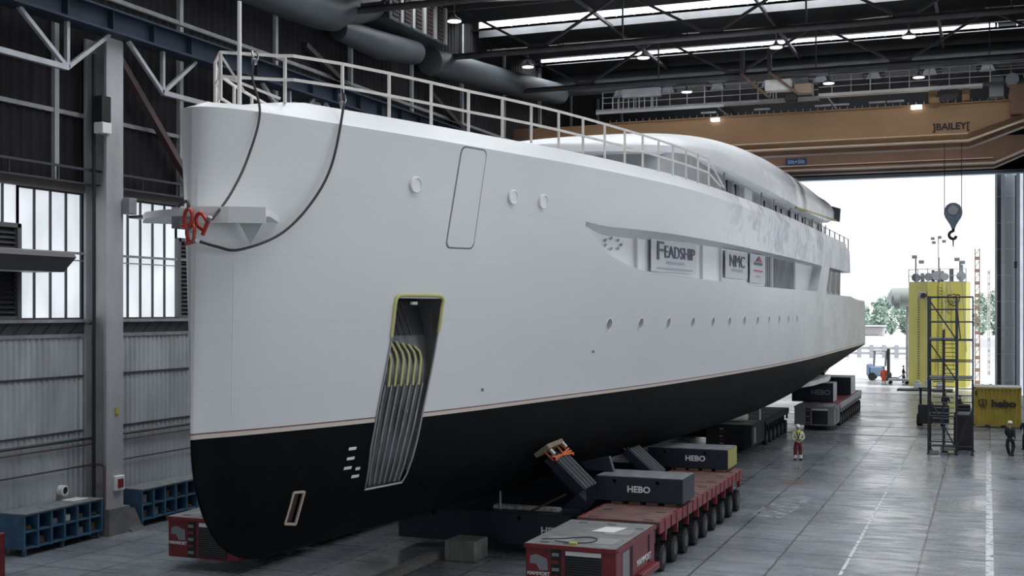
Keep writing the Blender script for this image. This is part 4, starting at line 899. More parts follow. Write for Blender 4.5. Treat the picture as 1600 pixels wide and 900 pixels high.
# tilted pipe strut with orange strap, and its partner
def strut(base, top, wdt, lab, strap=True):
    base = Vector(base); top = Vector(top); d = (top-base).normalized(); L = (top-base).length
    side = Vector((0,1,0)); nrm = d.cross(side).normalized()
    nrm = nrm if nrm.z > 0 else -nrm
    G = empty('cradle_strut', base, lab, 'strut')
    def pt(l, s, h): return base + d*l + side*s + nrm*h
    for k in range(4):
        s = -wdt/2+wdt*(k+.5)/4
        MB().tube(pt(0,s,.12), pt(L*.80,s,.12), .085, 10).build('pipe', M['duct'], G, 50)
    MB().bar(pt(0,-wdt/2,0), pt(L*.82,-wdt/2,0), .10,.28, up=nrm).build('side_plate', M['navy'], G); MB().bar(pt(0,wdt/2,0), pt(L*.82,wdt/2,0), .10,.28, up=nrm).build('side_plate', M['navy'], G)
    MB().bar(pt(-.1,0,-.15), pt(L*.75,0,-.15), wdt*.9,.08, up=nrm).build('back_plate', M['navy'], G)
    for s in (-wdt/2,-wdt/6,wdt/6,wdt/2): MB().bar(pt(L*.78,s,.05), pt(L*.98,s,.05), .05,.05).build('spacer_rod', M['junk'], G)
    MB().bar(pt(L*.97,-wdt*.62,.05), pt(L*1.0,wdt*.62,.05), .14,.5, up=nrm).build('head_timber', M['wood'], G)
    if strap:
        for a, c in (((L*.78,-wdt*.6,.16),(L*.70,wdt*.6,.26)),((L*.70,-wdt*.6,.16),(L*.82,wdt*.6,.26)),((L*.74,-wdt*.6,.20),(L*.76,wdt*.6,.26)),((L*.66,wdt*.5,.26),(L*.95,wdt*.5,.18)),((L*.72,-wdt*.58,.1),(L*.97,-wdt*.58,.1)),((L*.76,0,.24),(L*.95,wdt*.2,.2))):
            MB().bar(pt(*a), pt(*c), .05,.03, up=nrm).build('orange_strap', M['orange'], G)
        for s, l in ((wdt*.5,.86),(-wdt*.58,.80)): MB().bar(pt(L*l,s,.28),pt(L*(l+.1),s,.28),.08,.05,up=nrm).build('buckle', M['lettering'], G)
    return G
strut((-11.35,35.1,2.08),(-12.30,34.2,3.36),1.2,'tilted bundle of grey pipes strapped in orange, leaning from the beam arm to the hull')
strut((-10.9,41.9,1.66),(-11.95,41.2,2.8),1.3,'second tilted strut in the shade beside the yellow ended beam', strap=False)
tag(MB().prism([(-12.15,2.63),(-11.2,2.86),(-11.05,2.40),(-11.9,2.40)],'Y',36.9,37.1).build('gusset_plate', M['navy']), 'broad blue sloping plate in the shade right of the orange strapped strut', 'plate')
tag(MB().tube((-13.1,34.9,1.31),(-11.85,34.6,1.95),.035,8).build('tie_rod', M['brown'], None,60), 'thin rusty rod slanting below the orange strapped strut', 'rod')
tag(MB().tube((-14.15,32.6+2.4,1.3),(-14.15,35.,1.95),.03,8).build('short_post', M['lsteel']), 'thin upright steel post on the low navy cross beam', 'post')
tag(MB().box(-13.75,-13.7,63.6,63.65,1.5,2.6).build('short_post', M['lsteel']) if False else MB().tube((-11.6,66.5,1.5),(-11.6,66.5,2.7),.08,8).build('short_post', M['lsteel']), 'pale upright post on the dark trailer deep under the hull', 'post')
tag(MB().tube((-13.1,63.8,1.95),(-12.1,65.0,1.80),.26,12).build('roll_of_matting', M['offwhite']), 'pale rolled packing wedged under the hull on the dark trailer', 'roll')
# concrete block, kerb, pit edge
tag(MB().bbox(-15.15,-14.15,33.0,34.0,0,.62,.03).build('concrete_block', M['concrete'], None), 'rough grey concrete block standing on the floor under the hull', 'block')
tag(MB().bbox(-15.75,-15.35,29.2,33.2,0,.20,.02).add([], []).build('concrete_kerb', M['concrete']), 'long low concrete kerb running from the foreground to the concrete block', 'kerb')
tag(MB().bbox(-16.4,-15.35,28.3,29.1,0,.24,.02).build('concrete_slab', M['concrete']), 'concrete slab end at the bottom edge, in front of the long kerb', 'slab')
# ------------------------------------------------------------------ blue racks
def rack(y0, y1, lab, seed):
    G = empty('storage_rack', (-27.6, (y0+y1)/2, 0), lab, 'rack'); x0, x1 = -28.15, -27.2; r = random.Random(seed); n = 6
    for z in (.22,.72,1.22): MB().box(x0,x1,y0,y1,z,z+.05).build('shelf', M['rack'], G)
    MB().box(x0-.02,x1+.03,y0-.03,y1+.03,1.27,1.31).build('top_board', M['racktop'], G)
    for k in range(n+1):
        y = y0+(y1-y0)*k/n
        MB().box(x0,x1,y-.02,y+.02,.22,1.27).build('divider', M['rack'], G)
        MB().box(x1-.05,x1+.01,y-.04,y+.04,.2,1.27).build('upright', M['rack'], G)
    MB().box(x0,x0+.02,y0,y1,.2,1.25).build('back_panel', M['rack'], G)
    for y in (y0+.1, y1-.1, (y0+y1)/2): MB().box(x1-.15,x1-.05,y-.04,y+.04,0,.22).build('foot', M['rack'], G)
    for k in range(n):
        for z in (.27,.77):
            y = y0+(y1-y0)*(k+.2)/n; kind = r.random()
            if kind < .35: continue
            mm = M['junk'] if kind < .7 else (M['greyfl'] if kind < .93 else M['paper'])
            row = 'lower' if z < .5 else 'upper'
            b = MB(); h = .12+r.random()*.2
            if kind < .6:
                for q in range(3): b.tube((x1-.5-q*.1,y+.05,z+.04+.05*q),(x1-.12-q*.05,y+.3,z+.05+.05*q),.04,8)
            else: b.bbox(x1-.5,x1-.15,y,y+.32,z,z+h,.02).bbox(x1-.42,x1-.22,y+.05,y+.22,z+h,z+h+.06,.02)
            tag(b.build('stored_part', mm), 'small dark item in the %s row of the blue rack %s the column' % (row, 'left of' if y0 < 31 else 'right of'), 'stored item', 'items in the blue rack %s the column' % ('left of' if y0 < 31 else 'right of'))
    return G
rack(28.75, 32.2, 'blue steel pigeonhole rack against the left wall, left of the column', 3)
rack(34.25, 38.0, 'blue steel pigeonhole rack against the left wall, between the column and the bow', 5)
tag(MB().bbox(-28.0,-27.5,31.2,31.9,1.31,1.34,.01).build('white_sheet', M['paper']), 'white sheet on top of the left blue rack', 'sheet')
K = empty('extractor_fan', (-28.1,31.4,1.5), 'small round white wall vent just above the left blue rack', 'vent'); MB().lathe([(.17,-.12),(.17,.1),(.13,.12),(.12,.06)],(-28.1,31.4,1.62),'X',18).build('ring', M['lettering'], K, 40); MB().lathe([(.12,0),(.12,.08)],(-28.1,31.4,1.62),'X',14).build('core', M['tyre'], K)
tag(MB().bbox(-25.95,-25.75,26.3,26.5,0,1.25,.02).build('red_post', M['red']), 'dark red bollard post at the bottom left corner', 'post')
# fittings on the column and wall
K = empty('electric_box', (-27.2,32.3,13.4), 'tall dark and white electric box beside the top of the column', 'box'); MB().bbox(-27.5,-27.15,32.15,32.6,13.75,14.6,.02).build('cabinet', M['tyre'], K); MB().bbox(-27.5,-27.12,32.15,32.6,13.35,13.72,.02).build('transformer', M['lettering'], K)
K = empty('floodlight', (-26.9,33.6,10.4), 'glowing floodlight on a grey bracket at the right of the column', 'lamp'); MB().bbox(-27.2,-26.9,33.2,33.6,10.75,11.3,.02).build('ballast_box', M['msteel'], K); MB().bbox(-27.1,-26.5,33.4,34.1,10.62,10.72,.02).build('bracket', M['dsteel'], K); MB().prism([(-26.9,10.62),(-26.2,10.56),(-26.3,10.66),(-26.85,10.74)],'Y',33.7,34.2).build('housing', M['greyfl'], K)
MB().add([(-26.85,33.72,10.60),(-26.25,33.72,10.55),(-26.25,34.18,10.55),(-26.85,34.18,10.60)],[(0,1,2,3)]).build('lens', M['lampw'], K, fixn=False)
K = empty('fire_alarm_box', (-27.2,33.1,1.6), 'red and white safety box on the foot of the column', 'box'); MB().bbox(-27.25,-27.12,32.8,33.25,1.45,1.95,.02).build('backplate', M['lettering'], K); MB().bbox(-27.12,-27.08,32.88,33.15,1.55,1.85,.01).build('cover', M['red'], K)
tag(MB().bbox(-27.24,-27.20,32.9,33.05,4.0,4.25,.01).build('yellow_sticker', M['yel']), 'small yellow tag on the column face', 'tag')
for z, r_, m_, lab in ((3.2,.05,'rib','upper dark pipe along the left wall'),(3.0,.03,'brown','thin brown pipe just below the upper dark pipe on the left wall'),(2.3,.03,'rib','lowest thin pipe along the left wall above the racks')):
    tag(MB().path([(-28.12,10,z),(-28.12,60,z)],r_,8).build('wall_pipe', M[m_], None, 60), lab, 'pipe')
tag(MB().path(catm([(-28.1,32.2,2.3),(-27.9,32.5,2.35),(-27.35,32.42,2.35),(-27.3,32.42,2.2),(-27.3,32.42,.9)],3),.04,8).build('down_pipe', M['brown'], None, 60), 'bent brown pipe turning down the left side of the column', 'pipe')
tag(MB().tube((-27.6,32.28,.3),(-27.6,32.28,16),.06,8).build('conduit', M['tyre'], None, 60), 'dark vertical conduit up the left side of the column', 'pipe')
tag(MB().prism([(-28.3,8.7),(-27.0,8.7),(-26.5,9.15),(-26.6,9.3),(-28.3,9.45)],'Y',26.5,30.2).build('vent_hood', mat('hood_dark', (.09,.085,.09), .5)), 'dark sloping metal hood on the left wall at the picture edge', 'hood')
tag(MB().prism([(-28.2,0),(-26.9,0),(-27.1,.12),(-27.4,.7),(-28.2,.7)],'Y',33.4,34.1).build('tarpaulin', mat('dusty_tarp', (.11,.11,.11), .8, noise=(4,.3))), 'dusty grey heap at the right foot of the column', 'tarpaulin')
# ------------------------------------------------------------------ ducts and the box unit
def duct(pts, r, lab, n=20, m='duct'):
    mb = MB().path(pts, r, n); o = tag(mb.build('air_duct', M[m], None, 50), lab, 'duct'); return o
duct(catm([(-27.2,20,20.2),(-27.2,44,20.5),(-27.2,48,21.1),(-27.1,50.7,22.0)],4), .8, 'long round grey air duct running to the slatted box unit, top left')
duct([(-27.3,48,20.2),(-26.9,51.3,20.1),(-26.9,55,20.5)], [.5,.68,.6], 'short fat round duct under the slatted box unit')
duct([(-27.1,57.2,20.5),(-27.1,70,21.5),(-27.1,77.6,22.2)], .72, 'round grey air duct continuing behind the box unit along the wall')
K = empty('air_handling_unit', (-27,54.2,21.2), 'hanging grey box unit with dark slatted openings, top centre-left', 'ventilation unit')
MB().bbox(-28.1,-26.2,50.9,57.5,21.25,23.2,.04).build('casing', M['duct'], K)
for k in range(5):
    y = 51.2+k*1.27; sl = MB().box(-26.2,-26.17,y,y+.6,21.45,23.1).build('slot', mat('slot_dark', (.012,.008,.008), .6), K)
    for j in range(8): MB().box(-26.2,-26.12,y,y+.6,21.5+j*.2,21.53+j*.2).build('blade', M['brown'], sl)
    MB().box(-26.2,-26.1,y+.7,y+.95,21.3,23.15).build('light_strip', mat('pale_casing_strip', (.30,.29,.28), .5), K)
MB().box(-28.0,-26.3,50.86,50.9,21.5,23.0).build('end_grille', M['tyre'], K)
K = empty('supply_duct', (-12,78.7,21.7), 'large round duct crossing the hall below the far skylight row', 'duct')
MB().path([(XW+.5,78.7,22.95),(-12,78.7,22.95),(2.6,78.7,22.95)], .75, 20).build('pipe', M['supply'], K, 50)
for x in (-23.,-19.7,-16.4,-13.1,-9.8,-6.6,-3.3,0.): MB().prism([(x-.28,22.3),(x+.28,22.3),(x+.5,21.8),(x-.5,21.8)],'Y',78.3,79.1).build('outlet_cone', M['supply'], K)
for x in (-21.3,-18,-14.8,-11.5,-8.2,-4.9,-1.6): MB().bbox(x-1.,x+1.,77.8,78.4,21.75,22.25,.03).build('heater_bay', M['tyre'], K)
# ------------------------------------------------------------------ overhead cranes
before = set(bpy.data.objects); CW = M['crane']
G = empty('overhead_crane', (-11, 86.8, 18.5), 'nearer ochre overhead travelling crane with a railed walkway on top', 'crane')
poly = [(-33,19.7),(-29,18.85),(-1.2,18.85),(2.2,20.05),(4.2,20.6),(4.2,21.3),(-33,21.3)]
MB().prism(poly,'Y',86.0,87.2).build('girder', CW, G)
MB().bar((-23.5,85.95,18.82),(-1.2,85.95,18.82),.35,.07).build('lower_flange', M['cranetrim'], G); MB().bar((-1.2,85.95,18.82),(4.2,85.95,20.6),.35,.07).build('lower_flange', M['cranetrim'], G)
MB().box(-23.5,-1.2,85.72,86.0,19.22,19.28).build('ledge', M['cranetrim'], G); MB().bar((-1.2,85.85,19.25),(4.2,85.85,20.95),.25,.06).build('ledge', M['crane2'], G)
MB().box(-26.4,4.2,85.9,87.3,21.3,21.36).build('upper_flange', CW, G); MB().box(-26,4,86.5,86.6,21.36,21.5).build('rail', M['dsteel'], G)
b = MB()
for k in range(60): b.box(-26+k*.5,-25.96+k*.5,85.9,85.94,21.36,21.55)
b.build('cable_track', M['msteel'], G)
MB().prism(poly,'Y',89.6,90.8).build('girder', M['crane2'], G)
MB().bbox(1.35,4.3,85.2,91.,20.3,22.2,.05).build('end_carriage', M['crane2'], G)
MB().bbox(-33.4,-32.,85.2,91.,19.7,21.2,.05).build('end_carriage', M['crane2'], G)
text(']BAILEY[', 'lettering', .62, M['ink'], G, (-2.27,85.98,19.78), (PI/2,0,0), .01, sx=1.0, bold=.018)
MB().bbox(-3.6,-3.0,85.6,86.1,21.36,21.75,.03).build('cabinet', CW, G)
tag(MB().bbox(-4.8,-4.1,85.5,85.9,21.05,21.3,.02).build('walkway_lamp', M['lampw']), 'bright lamp at the top edge of the ochre crane girder, right', 'lamp')
tag(MB().bbox(-18.4,-17.8,85.5,85.9,21.0,21.22,.02).build('walkway_lamp', M['lampw']), 'bright lamp at the top edge of the ochre crane girder, above the yacht roof', 'lamp')
# hoist machinery on the girder's right end
K2 = MB().bbox(-3.7,-3.2,86.2,87,21.5,22.7,.03).build('hoist_frame', CW, G); MB().bbox(-1.6,-1.1,86.2,87,21.5,22.3,.03).build('hoist_frame', CW, G)
MB().lathe([(.62,-.5),(.62,.5)],(-2.4,86.6,22.1),'Y',18).build('hoist_drum', M['dsteel'], G, 40)
MB().lathe([(.42,-.5),(.42,.5)],(1.5,86.0,22.6),'Y',16).build('motor', M['greyfl'], G, 40); MB().lathe([(.42,-.5),(.42,.5)],(2.6,86.0,22.9),'Y',16).build('motor', M['greyfl'], G, 40)
MB().bbox(.1,1.0,86.,87,21.6,22.9,.03).build('cabinet', M['greyfl'], G)
# the walkway gantry above
Wk = bpy.data.objects.new('walkway', None); C.objects.link(Wk); Wk.parent = G
MB().box(-27,-10.9,85.7,86.5,22.15,22.35).build('walkway_deck', M['msteel'], Wk); MB().box(-10.9,-.3,85.7,86.5,22.3,22.5).build('walkway_deck', mat('pale_walkway', (.52,.51,.50), .5), Wk); MB().box(-.3,4,85.7,86.5,22.4,22.55).build('walkway_deck', M['dsteel'], Wk)
MB().box(-27,-17.5,85.66,85.72,22.0,22.2).build('walkway_edge', mat('pale_walkway', (.52,.51,.50), .5), Wk)
rp_ = mat('walkway_rail_paint', (.46,.45,.44), .5); zf = lambda x: 22.35 if x < -10.9 else 22.5
xs_ = [-26.5+k*1.27 for k in range(24)]
for i, x in enumerate(xs_):
    w = .07 if i % 3 == 0 else .045; MB().box(x-w/2,x+w/2,85.72,85.72+w,zf(x),zf(x)+1.25).build('post', rp_, Wk)
for x in (-25.6,-25.2,-24.8,-24.4,-24,-23.6,-23.2,-22.7,-22.3): MB().box(x-.03,x+.03,85.3,85.36,22.2,22.9+.6*random.random()).build('post', rp_, Wk)
for x in (-14.2,-14,-13.8): MB().box(x-.03,x+.03,85.7,85.76,22.3,23.65).build('post', rp_, Wk)
for a, c in ((-26.5,-10.9),(-10.9,4)):
    for h in (.45,.85,1.25): MB().box(a,c,85.72,85.76,zf(a+.1)+h-.025,zf(a+.1)+h+.02).build('rail', rp_, Wk)
MB().box(-26,4,86.45,86.5,22.5,23.4).build('mesh_infill', M['dsteel'], Wk)
# trolley frame
TRY = empty('crane_trolley', (-13.2,85,21.8), 'brown and cream hoist trolley frame hanging above the walkway, top centre-right', 'trolley')
for x in (-16.,-14.1): MB().box(x-.14,x+.14,84.6,84.9,24.0,25.7).build('hanger', M['dsteel'], TRY)
MB().box(-16.3,-13.9,84.5,85,23.6,23.9).build('frame', M['dsteel'], TRY); MB().bbox(-14.4,-12.6,84.6,85.3,22.7,23.5,.05).build('cream_box', M['offwhite'], TRY); MB().bbox(-12.4,-11.2,84.6,85.3,22.4,23.1,.05).build('brown_box', mat('trolley_brown', (.32,.24,.18), .5), TRY)
for a, c in (((-16,24.),(-14,22.2)),((-14.1,24.),(-12,22.3))): MB().bar((a[0],84.5,a[1]),(c[0],84.5,c[1]),.18).build('arm', M['junk'], TRY)
MB().bbox(-13.,-12.2,84.4,85,21.9,22.4,.04).build('motor', M['tyre'], TRY)
b = MB().box(-24.8,-22.0,85.0,85.5,23.0,23.6); tag(b.build('walkway_cabinet', M['lsteel']), 'pale cabinet on the left end of the crane walkway', 'cabinet')
# light bars below the walkway
for i, x in enumerate((-18.6,-14.8,-10.6,-9.4,-7,-5.8)):
    tag(MB().bbox(x-.55,x+.55,85.75,85.95,21.62,21.74,.02).build('light_bar', M['msteel']), 'thin grey light bar between the crane walkway and girder', 'light bar', 'light bars on the ochre crane')
# second crane
G2 = empty('overhead_crane', (-11, 101, 18.5), 'further brown overhead crane girder just inside the door head', 'crane')
poly = [(-33,19.7),(-29,18.85),(.5,18.85),(3.,19.9),(4.2,20.4),(4.2,20.9),(-33,20.9)]
MB().prism(poly,'Y',100.0,101.2).build('girder', M['crane2'], G2); MB().prism(poly,'Y',103.0,104.2).build('girder', M['crane2'], G2)
MB().bar((-23.5,99.95,18.86),(.5,99.95,18.86),.35,.07).build('lower_flange', mat('dull_flange', (.40,.33,.28), .5), G2); MB().bar((.5,99.95,18.86),(4.2,99.95,20.4),.35,.07).build('lower_flange', mat('dull_flange', (.4,.33,.28), .5), G2)
MB().box(-23.5,.4,99.85,100,19.2,19.25).build('ledge', M['cranetrim'], G2)
MB().bbox(-33.4,-32,99.,105,19.7,21.,.05).build('end_carriage', M['crane2'], G2); MB().bbox(3.7,4.6,99.,105,19.0,20.9,.05).build('end_carriage', M['crane2'], G2)
for x in (-9.3,-7.2,-5,-2.9,-.8): MB().box(x-.04,x+.04,99.93,100,18.95,20.8).build('stiffener', M['crane2'], G2)
SG = MB().box(-15.3,-13.65,99.85,99.95,19.25,19.85).build('rating_sign', M['bluesign'], G2); text('50t+50t', 'lettering', .42, mat('pale_blue_lettering', (.35,.42,.6), .5), SG, (-14.47,99.83,19.55), (PI/2,0,0), .006)
# hook block hanging from the first crane
K = empty('hook_block', (-2.19,88.2,12.7), 'dark tear-shaped hook block hanging in the open doorway', 'hook')
o = MB().prism([(-2.19+dx*1.06, 13.95+dz) for dx, dz in ((-.55,.42),(-.42,.72),(-.2,.88),(0,.92),(.2,.88),(.42,.72),(.55,.42),(.56,.15),(.48,-.1),(.2,-.58),(.1,-.85),(-.1,-.85),(-.2,-.58),(-.48,-.1),(-.56,.15))], 'Y', 87.95, 88.45).build('block', mat('block_blue_grey', (.11,.14,.19), .5), K)
MB().lathe([(.33,-.3),(.33,-.27),(.1,-.26)],(-2.19,88.2,14.35),'Y',18).build('sheave', M['msteel'], K, 40)
hk = [(-2.19,88.2,13.1),(-2.19,88.2,12.95),(-2.36,88.2,12.86),(-2.46,88.2,12.68),(-2.38,88.2,12.48),(-2.19,88.2,12.40),(-2.05,88.2,12.46),(-2.0,88.2,12.6)]
MB().path(catm(hk,4),.10,8).build('hook', M['tyre'], K, 60); MB().tube((-2.19,88.2,12.45),(-2.19,88.2,11.85),.06,8,.03).build('latch', M['tyre'], K)
for x in (-2.75,-1.65): MB().tube((x,88.2,14.3),(x,88.2,21.4),.025,6).build('hoist_rope', M['tyre'], K)
CRANE_SIZE = .82                       # real size of both cranes and all that rides on them, set down on their runway
for o in [o for o in bpy.data.objects if o not in before and o.parent is None]:
    d = o.location - Vector((0, 86, 18.85)); o.location = Vector((0, 70.52, 16.81)) + d*CRANE_SIZE; o.scale = (CRANE_SIZE,)*3
# ------------------------------------------------------------------ container
K = empty('shipping_container', (.55,84.2,0), 'short yellow corrugated container with a shield emblem at the right edge', 'container')
x0, x1, y0, y1 = -.85, 2.0, 83.0, 85.5; rows = [[],[]]; n = 11
for k in range(n):
    a = x0+.08+(x1-x0-.16)*k/n; w = (x1-x0-.16)/n
    for dx, dy in ((0,0),(.30,0),(.42,.07),(.88,.07)):
        rows[0].append((a+w*dx, y0+dy, .22)); rows[1].append((a+w*dx, y0+dy, 2.5))
rows[0].append((x1-.08,y0,.22)); rows[1].append((x1-.08,y0,2.5))
MUST = mat('mustard_container', (.40,.31,.05), .5, noise=(1.5,.2)); MB().grid(rows).build('corrugated_side', MUST, K, fixn=False); MB().box(x0+.02,x1-.02,y0+.09,y1-.02,.16,2.54).build('shell', MUST, K)
for x in (x0, x1-.10):
    for y in (y0-.02, y1-.1): MB().box(x,x+.1,y,y+.12,.1,2.59).build('corner_post', MUST, K)
MB().box(x0,x1,y0-.02,y0+.08,2.48,2.58).build('top_rail', MUST, K); MB().box(x0,x1,y0-.02,y0+.08,.1,.24).build('bottom_rail', mat('rusty_yellow', (.30,.22,.05), .7), K)
MB().box(x0+.7,x0+1.0,y0-.03,y0+.08,.0,.2).build('fork_pocket', M['tyre'], K); MB().box(x1-1.2,x1-.9,y0-.03,y0+.08,0,.2).build('fork_pocket', M['tyre'], K)
MB().box(x0,x1,y0,y1,2.56,2.62).build('roof', mat('dusty_white_roof', (.6,.6,.58), .8), K)
text('hebo', 'lettering', .62, M['ink'], K, (.95,y0-.03,1.55), (PI/2,0,0), .012, sx=1.15, bold=.028)
def shield(cx, y, cz, s, parent, m):
    o = [(0,.5),(.22,.42),(.45,.45),(.45,.0),(.32,-.32),(0,-.52),(-.32,-.32),(-.45,0),(-.45,.45),(-.22,.42)]
    mb = MB()
    for k in range(len(o)):
        p, q = o[k], o[(k+1)%len(o)]; mb.bar((cx+p[0]*s,y,cz+p[1]*s),(cx+q[0]*s,y,cz+q[1]*s),.10*s,.03,up=(0,1,0)) 
    mb.tube((cx,y,cz+.22*s),(cx,y-.01,cz+.22*s),.10*s,10).bar((cx,y,cz+.15*s),(cx,y,cz-.3*s),.09*s,.03,up=(0,1,0)).bar((cx-.2*s,y,cz-.02*s),(cx,y,cz-.28*s),.08*s,.03,up=(0,1,0)).bar((cx+.2*s,y,cz-.02*s),(cx,y,cz-.28*s),.08*s,.03,up=(0,1,0))
    return mb.build('shield_emblem', m, parent)
shield(-.28,y0-.04,1.55,.52,K,M['ink'])
MB().box(x0+.12,x0+.22,y0-.04,y0-.02,2.05,2.35).build('number_label', M['ink'], K)
# ------------------------------------------------------------------ scaffold stair tower
K = empty('scaffold_tower', (-1.9,67.8,0), 'grey scaffold stair tower standing on the floor in front of the yellow tower', 'scaffold')
ya, yb_ = 66.7, 68.9; r_ = .04; S = M['scaf']
def st_(p, q, nm, r=r_): MB().tube(p, q, r, 8).build(nm, S, K, 60)
for y in (ya, yb_):
    for x, h in ((-2.87,8.25),(-1.50,8.25),(-2.15,6.5)): st_((x,y,.05),(x,y,h),'standard', .05 if x != -2.15 else .035)
    st_((-.72,y,.05),(-.72,y,8.25 if y == yb_ else 3.9),'standard')
for z in (.45,2.0,3.9,4.85,5.95,6.9,7.55,8.2):
    for y in (ya, yb_):
        st_((-2.87,y,z),(-1.5,y,z),'ledger'); 
        if z > 3 or z < 1: st_((-1.5,y,z),(-.72,y,z),'ledger', .03)
    for x in (-2.87,-1.5,-.72): st_((x,ya,z),(x,yb_,z),'transom',.03)
for a, c in (((-2.87,8.1),(-1.5,6.0)),((-2.87,5.9),(-1.5,3.9)),((-2.87,3.0),(-1.6,.5)),((-.72,2.4),(-1.4,.6))): st_((a[0],ya,a[1]),(c[0],ya,c[1]),'brace',.035)
st_((-1.5,ya,8.0),(-1.3,ya,6.0),'brace',.03)
for k in range(14):
    z = .45+k*.27; x = -2.5; MB().box(-2.7,-1.65,ya+.3+.1*k*.9,ya+.52+.1*k*.9,z,z+.04).build('stair_tread', M['scafdeck'], K)
for k in range(9): MB().box(-2.1,-1.55,ya+.2,ya+.4,4.2+k*.22,4.23+k*.22).build('ladder_rung', S, K)
for z, x0_, x1_ in ((3.95,-2.87,-.72),(5.98,-2.87,-1.5),(.22,-2.3,-1.5)): MB().box(x0_,x1_,ya+.05,yb_-.05,z,z+.07).build('platform_board', M['scafdeck'], K)
for x in (-2.75,-2.3): MB().box(x,x+.36,ya-.1,ya+1.,.02,.10).build('step_plate', M['scafdeck'], K)
for x in (-2.87,-1.5,-.72):
    for y in (ya, yb_): MB().box(x-.1,x+.1,y-.1,y+.1,0,.05).build('base_plate', S, K)
MB().box(-1.45,-.75,ya+.2,yb_-.2,2.05,2.12).build('platform_board', M['scafdeck'], K)
for z in (2.4,2.75,3.1,3.45): st_((-1.5,ya,z),(-.72,ya,z),'guard_rail',.025)
K = empty('storage_bin', (-1.1,69.8,1.0), 'dark bin and gear standing behind the right bay of the scaffold', 'bin'); MB().bbox(-1.7,-.75,69.3,70.4,0,1.9,.04).build('body', mat('dark_brown_bin', (.06,.045,.045), .6), K); MB().bbox(-1.6,-.85,69.4,70.3,1.9,2.4,.04).build('upper_case', M['tyre'], K)
# dark forklift behind the scaffold
K = empty('forklift', (-3.4,83.5,0), 'dark forklift parked behind the left side of the scaffold', 'forklift'); fk = M['blackpaint']
MB().bbox(-4.2,-3.0,83.,85.,.35,1.25,.08).build('body', fk, K); MB().bbox(-4.2,-2.3,82.7,83.0,.15,1.4,.04).build('counterweight', fk, K)
for x in (-4.1,-3.5):
    for y in (83.2,84.6): MB().tube((x,y,1.2),(x,y,2.4),.04,8).build('cab_post', fk, K)
MB().bbox(-4.2,-3.4,83.,84.8,2.4,2.48,.02).build('roof', fk, K)
for x in (-4.15,-2.7):
    for y in (83.3,84.6): MB().lathe([(.2,-.15),(.36,-.15),(.36,.15),(.2,.15)],(x,y,.36),'X',16).build('wheel', M['tyre'], K, 40)
# ------------------------------------------------------------------ outside: yellow tower
K = empty('yellow_tower', (-4.6,127,0), 'tall yellow steel tower with winches on top, standing outside the door', 'tower')
pl = [(-7.3,126.6),(-5.45,124.9),(-1.95,125.4),(-1.6,129.5),(-6.4,130.4)]
MB().prism(pl,'Z',0,10.25).build('body', M['yel'], K); MB().prism([(x*1.0,y) for x,y in pl],'Z',10.25,10.33).build('deck', M['msteel'], K)
b = MB()
for k in range(34): z = .8+k*.24; b.box(-6.45,-6.25,125.6,125.75,z,z+.04)
b.build('depth_marks', M['ink'], K)
b = MB().tube((-4.35,124.95,.6),(-4.35,124.95,10.2),.03,6).tube((-3.95,124.98,.6),(-3.95,124.98,10.2),.03,6)
for k in range(32): b.box(-4.35,-3.95,124.9,124.96,.8+k*.3,.83+k*.3)
b.build('ladder', mat('pale_yellow', (.72,.68,.3), .5), K)
shield(-3.05,124.95,8.5,1.15,K,mat('olive_emblem', (.07,.07,.02), .5))
for a, c in (((-3.6,10.2),(-4.1,2.5)),((-2.3,10.2),(-1.9,3.5)),((-3.4,10.2),(-3.0,8.))): MB().tube((a[0],124.7,a[1]),(c[0],124.7,c[1]),.035,6).build('stay_wire', M['greyfl'], K)
MB().bbox(-6.3,-5.6,124.6,125.2,8.6,9.3,.04).build('junction_box', M['msteel'], K); MB().lathe([(.25,-.2),(.25,.2)],(-5.8,124.7,8.95),'Y',14).build('side_winch', M['tyre'], K, 40)
for x, y in pl[:3]+[(-4.3,124.98),(-6.4,125.8)]: MB().tube((x,y,10.3),(x,y,11.6),.04,6).build('rail_post', M['greyfl'], K)
for z in (10.9,11.55):
    for i in range(2): MB().tube((*pl[i],z),(*pl[i+1],z),.035,6).build('rail', M['greyfl'], K)
for x, y, z, r0 in ((-6.6,126.4,10.75,.42),(-5.4,126,10.8,.40),(-3.9,126,10.8,.38),(-2.4,126,10.85,.45),(-4.6,126.2,10.9,.5)):
    w = MB().lathe([(r0,-.35),(r0,-.3),(r0*.6,-.28),(r0*.6,.28),(r0,.3),(r0,.35)],(x,y,z),'Y',16).build('winch', M['greyfl'] if x < -5 else M['lsteel'], K, 40)
for x, w_, h in ((-6.0,.35,.9),(-5.0,.3,1.2),(-4.3,.6,1.1),(-3.3,.4,1.3),(-2.4,.35,1.7)): MB().bbox(x-w_/2,x+w_/2,126.3,126.9,10.3,10.3+h,.04).build('equipment_box', M['greyfl'], K)
for x, z in ((-6.6,12.6),(-4.45,12.7),(-2.5,12.3)): MB().tube((x,126,10.3),(x,126,z),.08,8).build('mast', M['greyfl'], K)
for x, z in ((-6.75,12.8),(-6.1,12.3),(-2.3,12.2),(-2.8,12.5)): MB().bbox(x-.22,x+.28,125.8,126.1,z-.18,z+.16,.04).build('floodlight', M['greyfl'], K)
MB().tube((-4.5,126,12.6),(-4.5,126,14.6),.05,6).build('mast_top', M['lsteel'], K)
for x, z in ((-5.0,14.6),(-4.35,14.7),(-3.95,14.3),(-4.9,14.2)): MB().bbox(x-.2,x+.16,125.9,126.2,z-.16,z+.12,.03).build('floodlight', M['greyfl'], K)
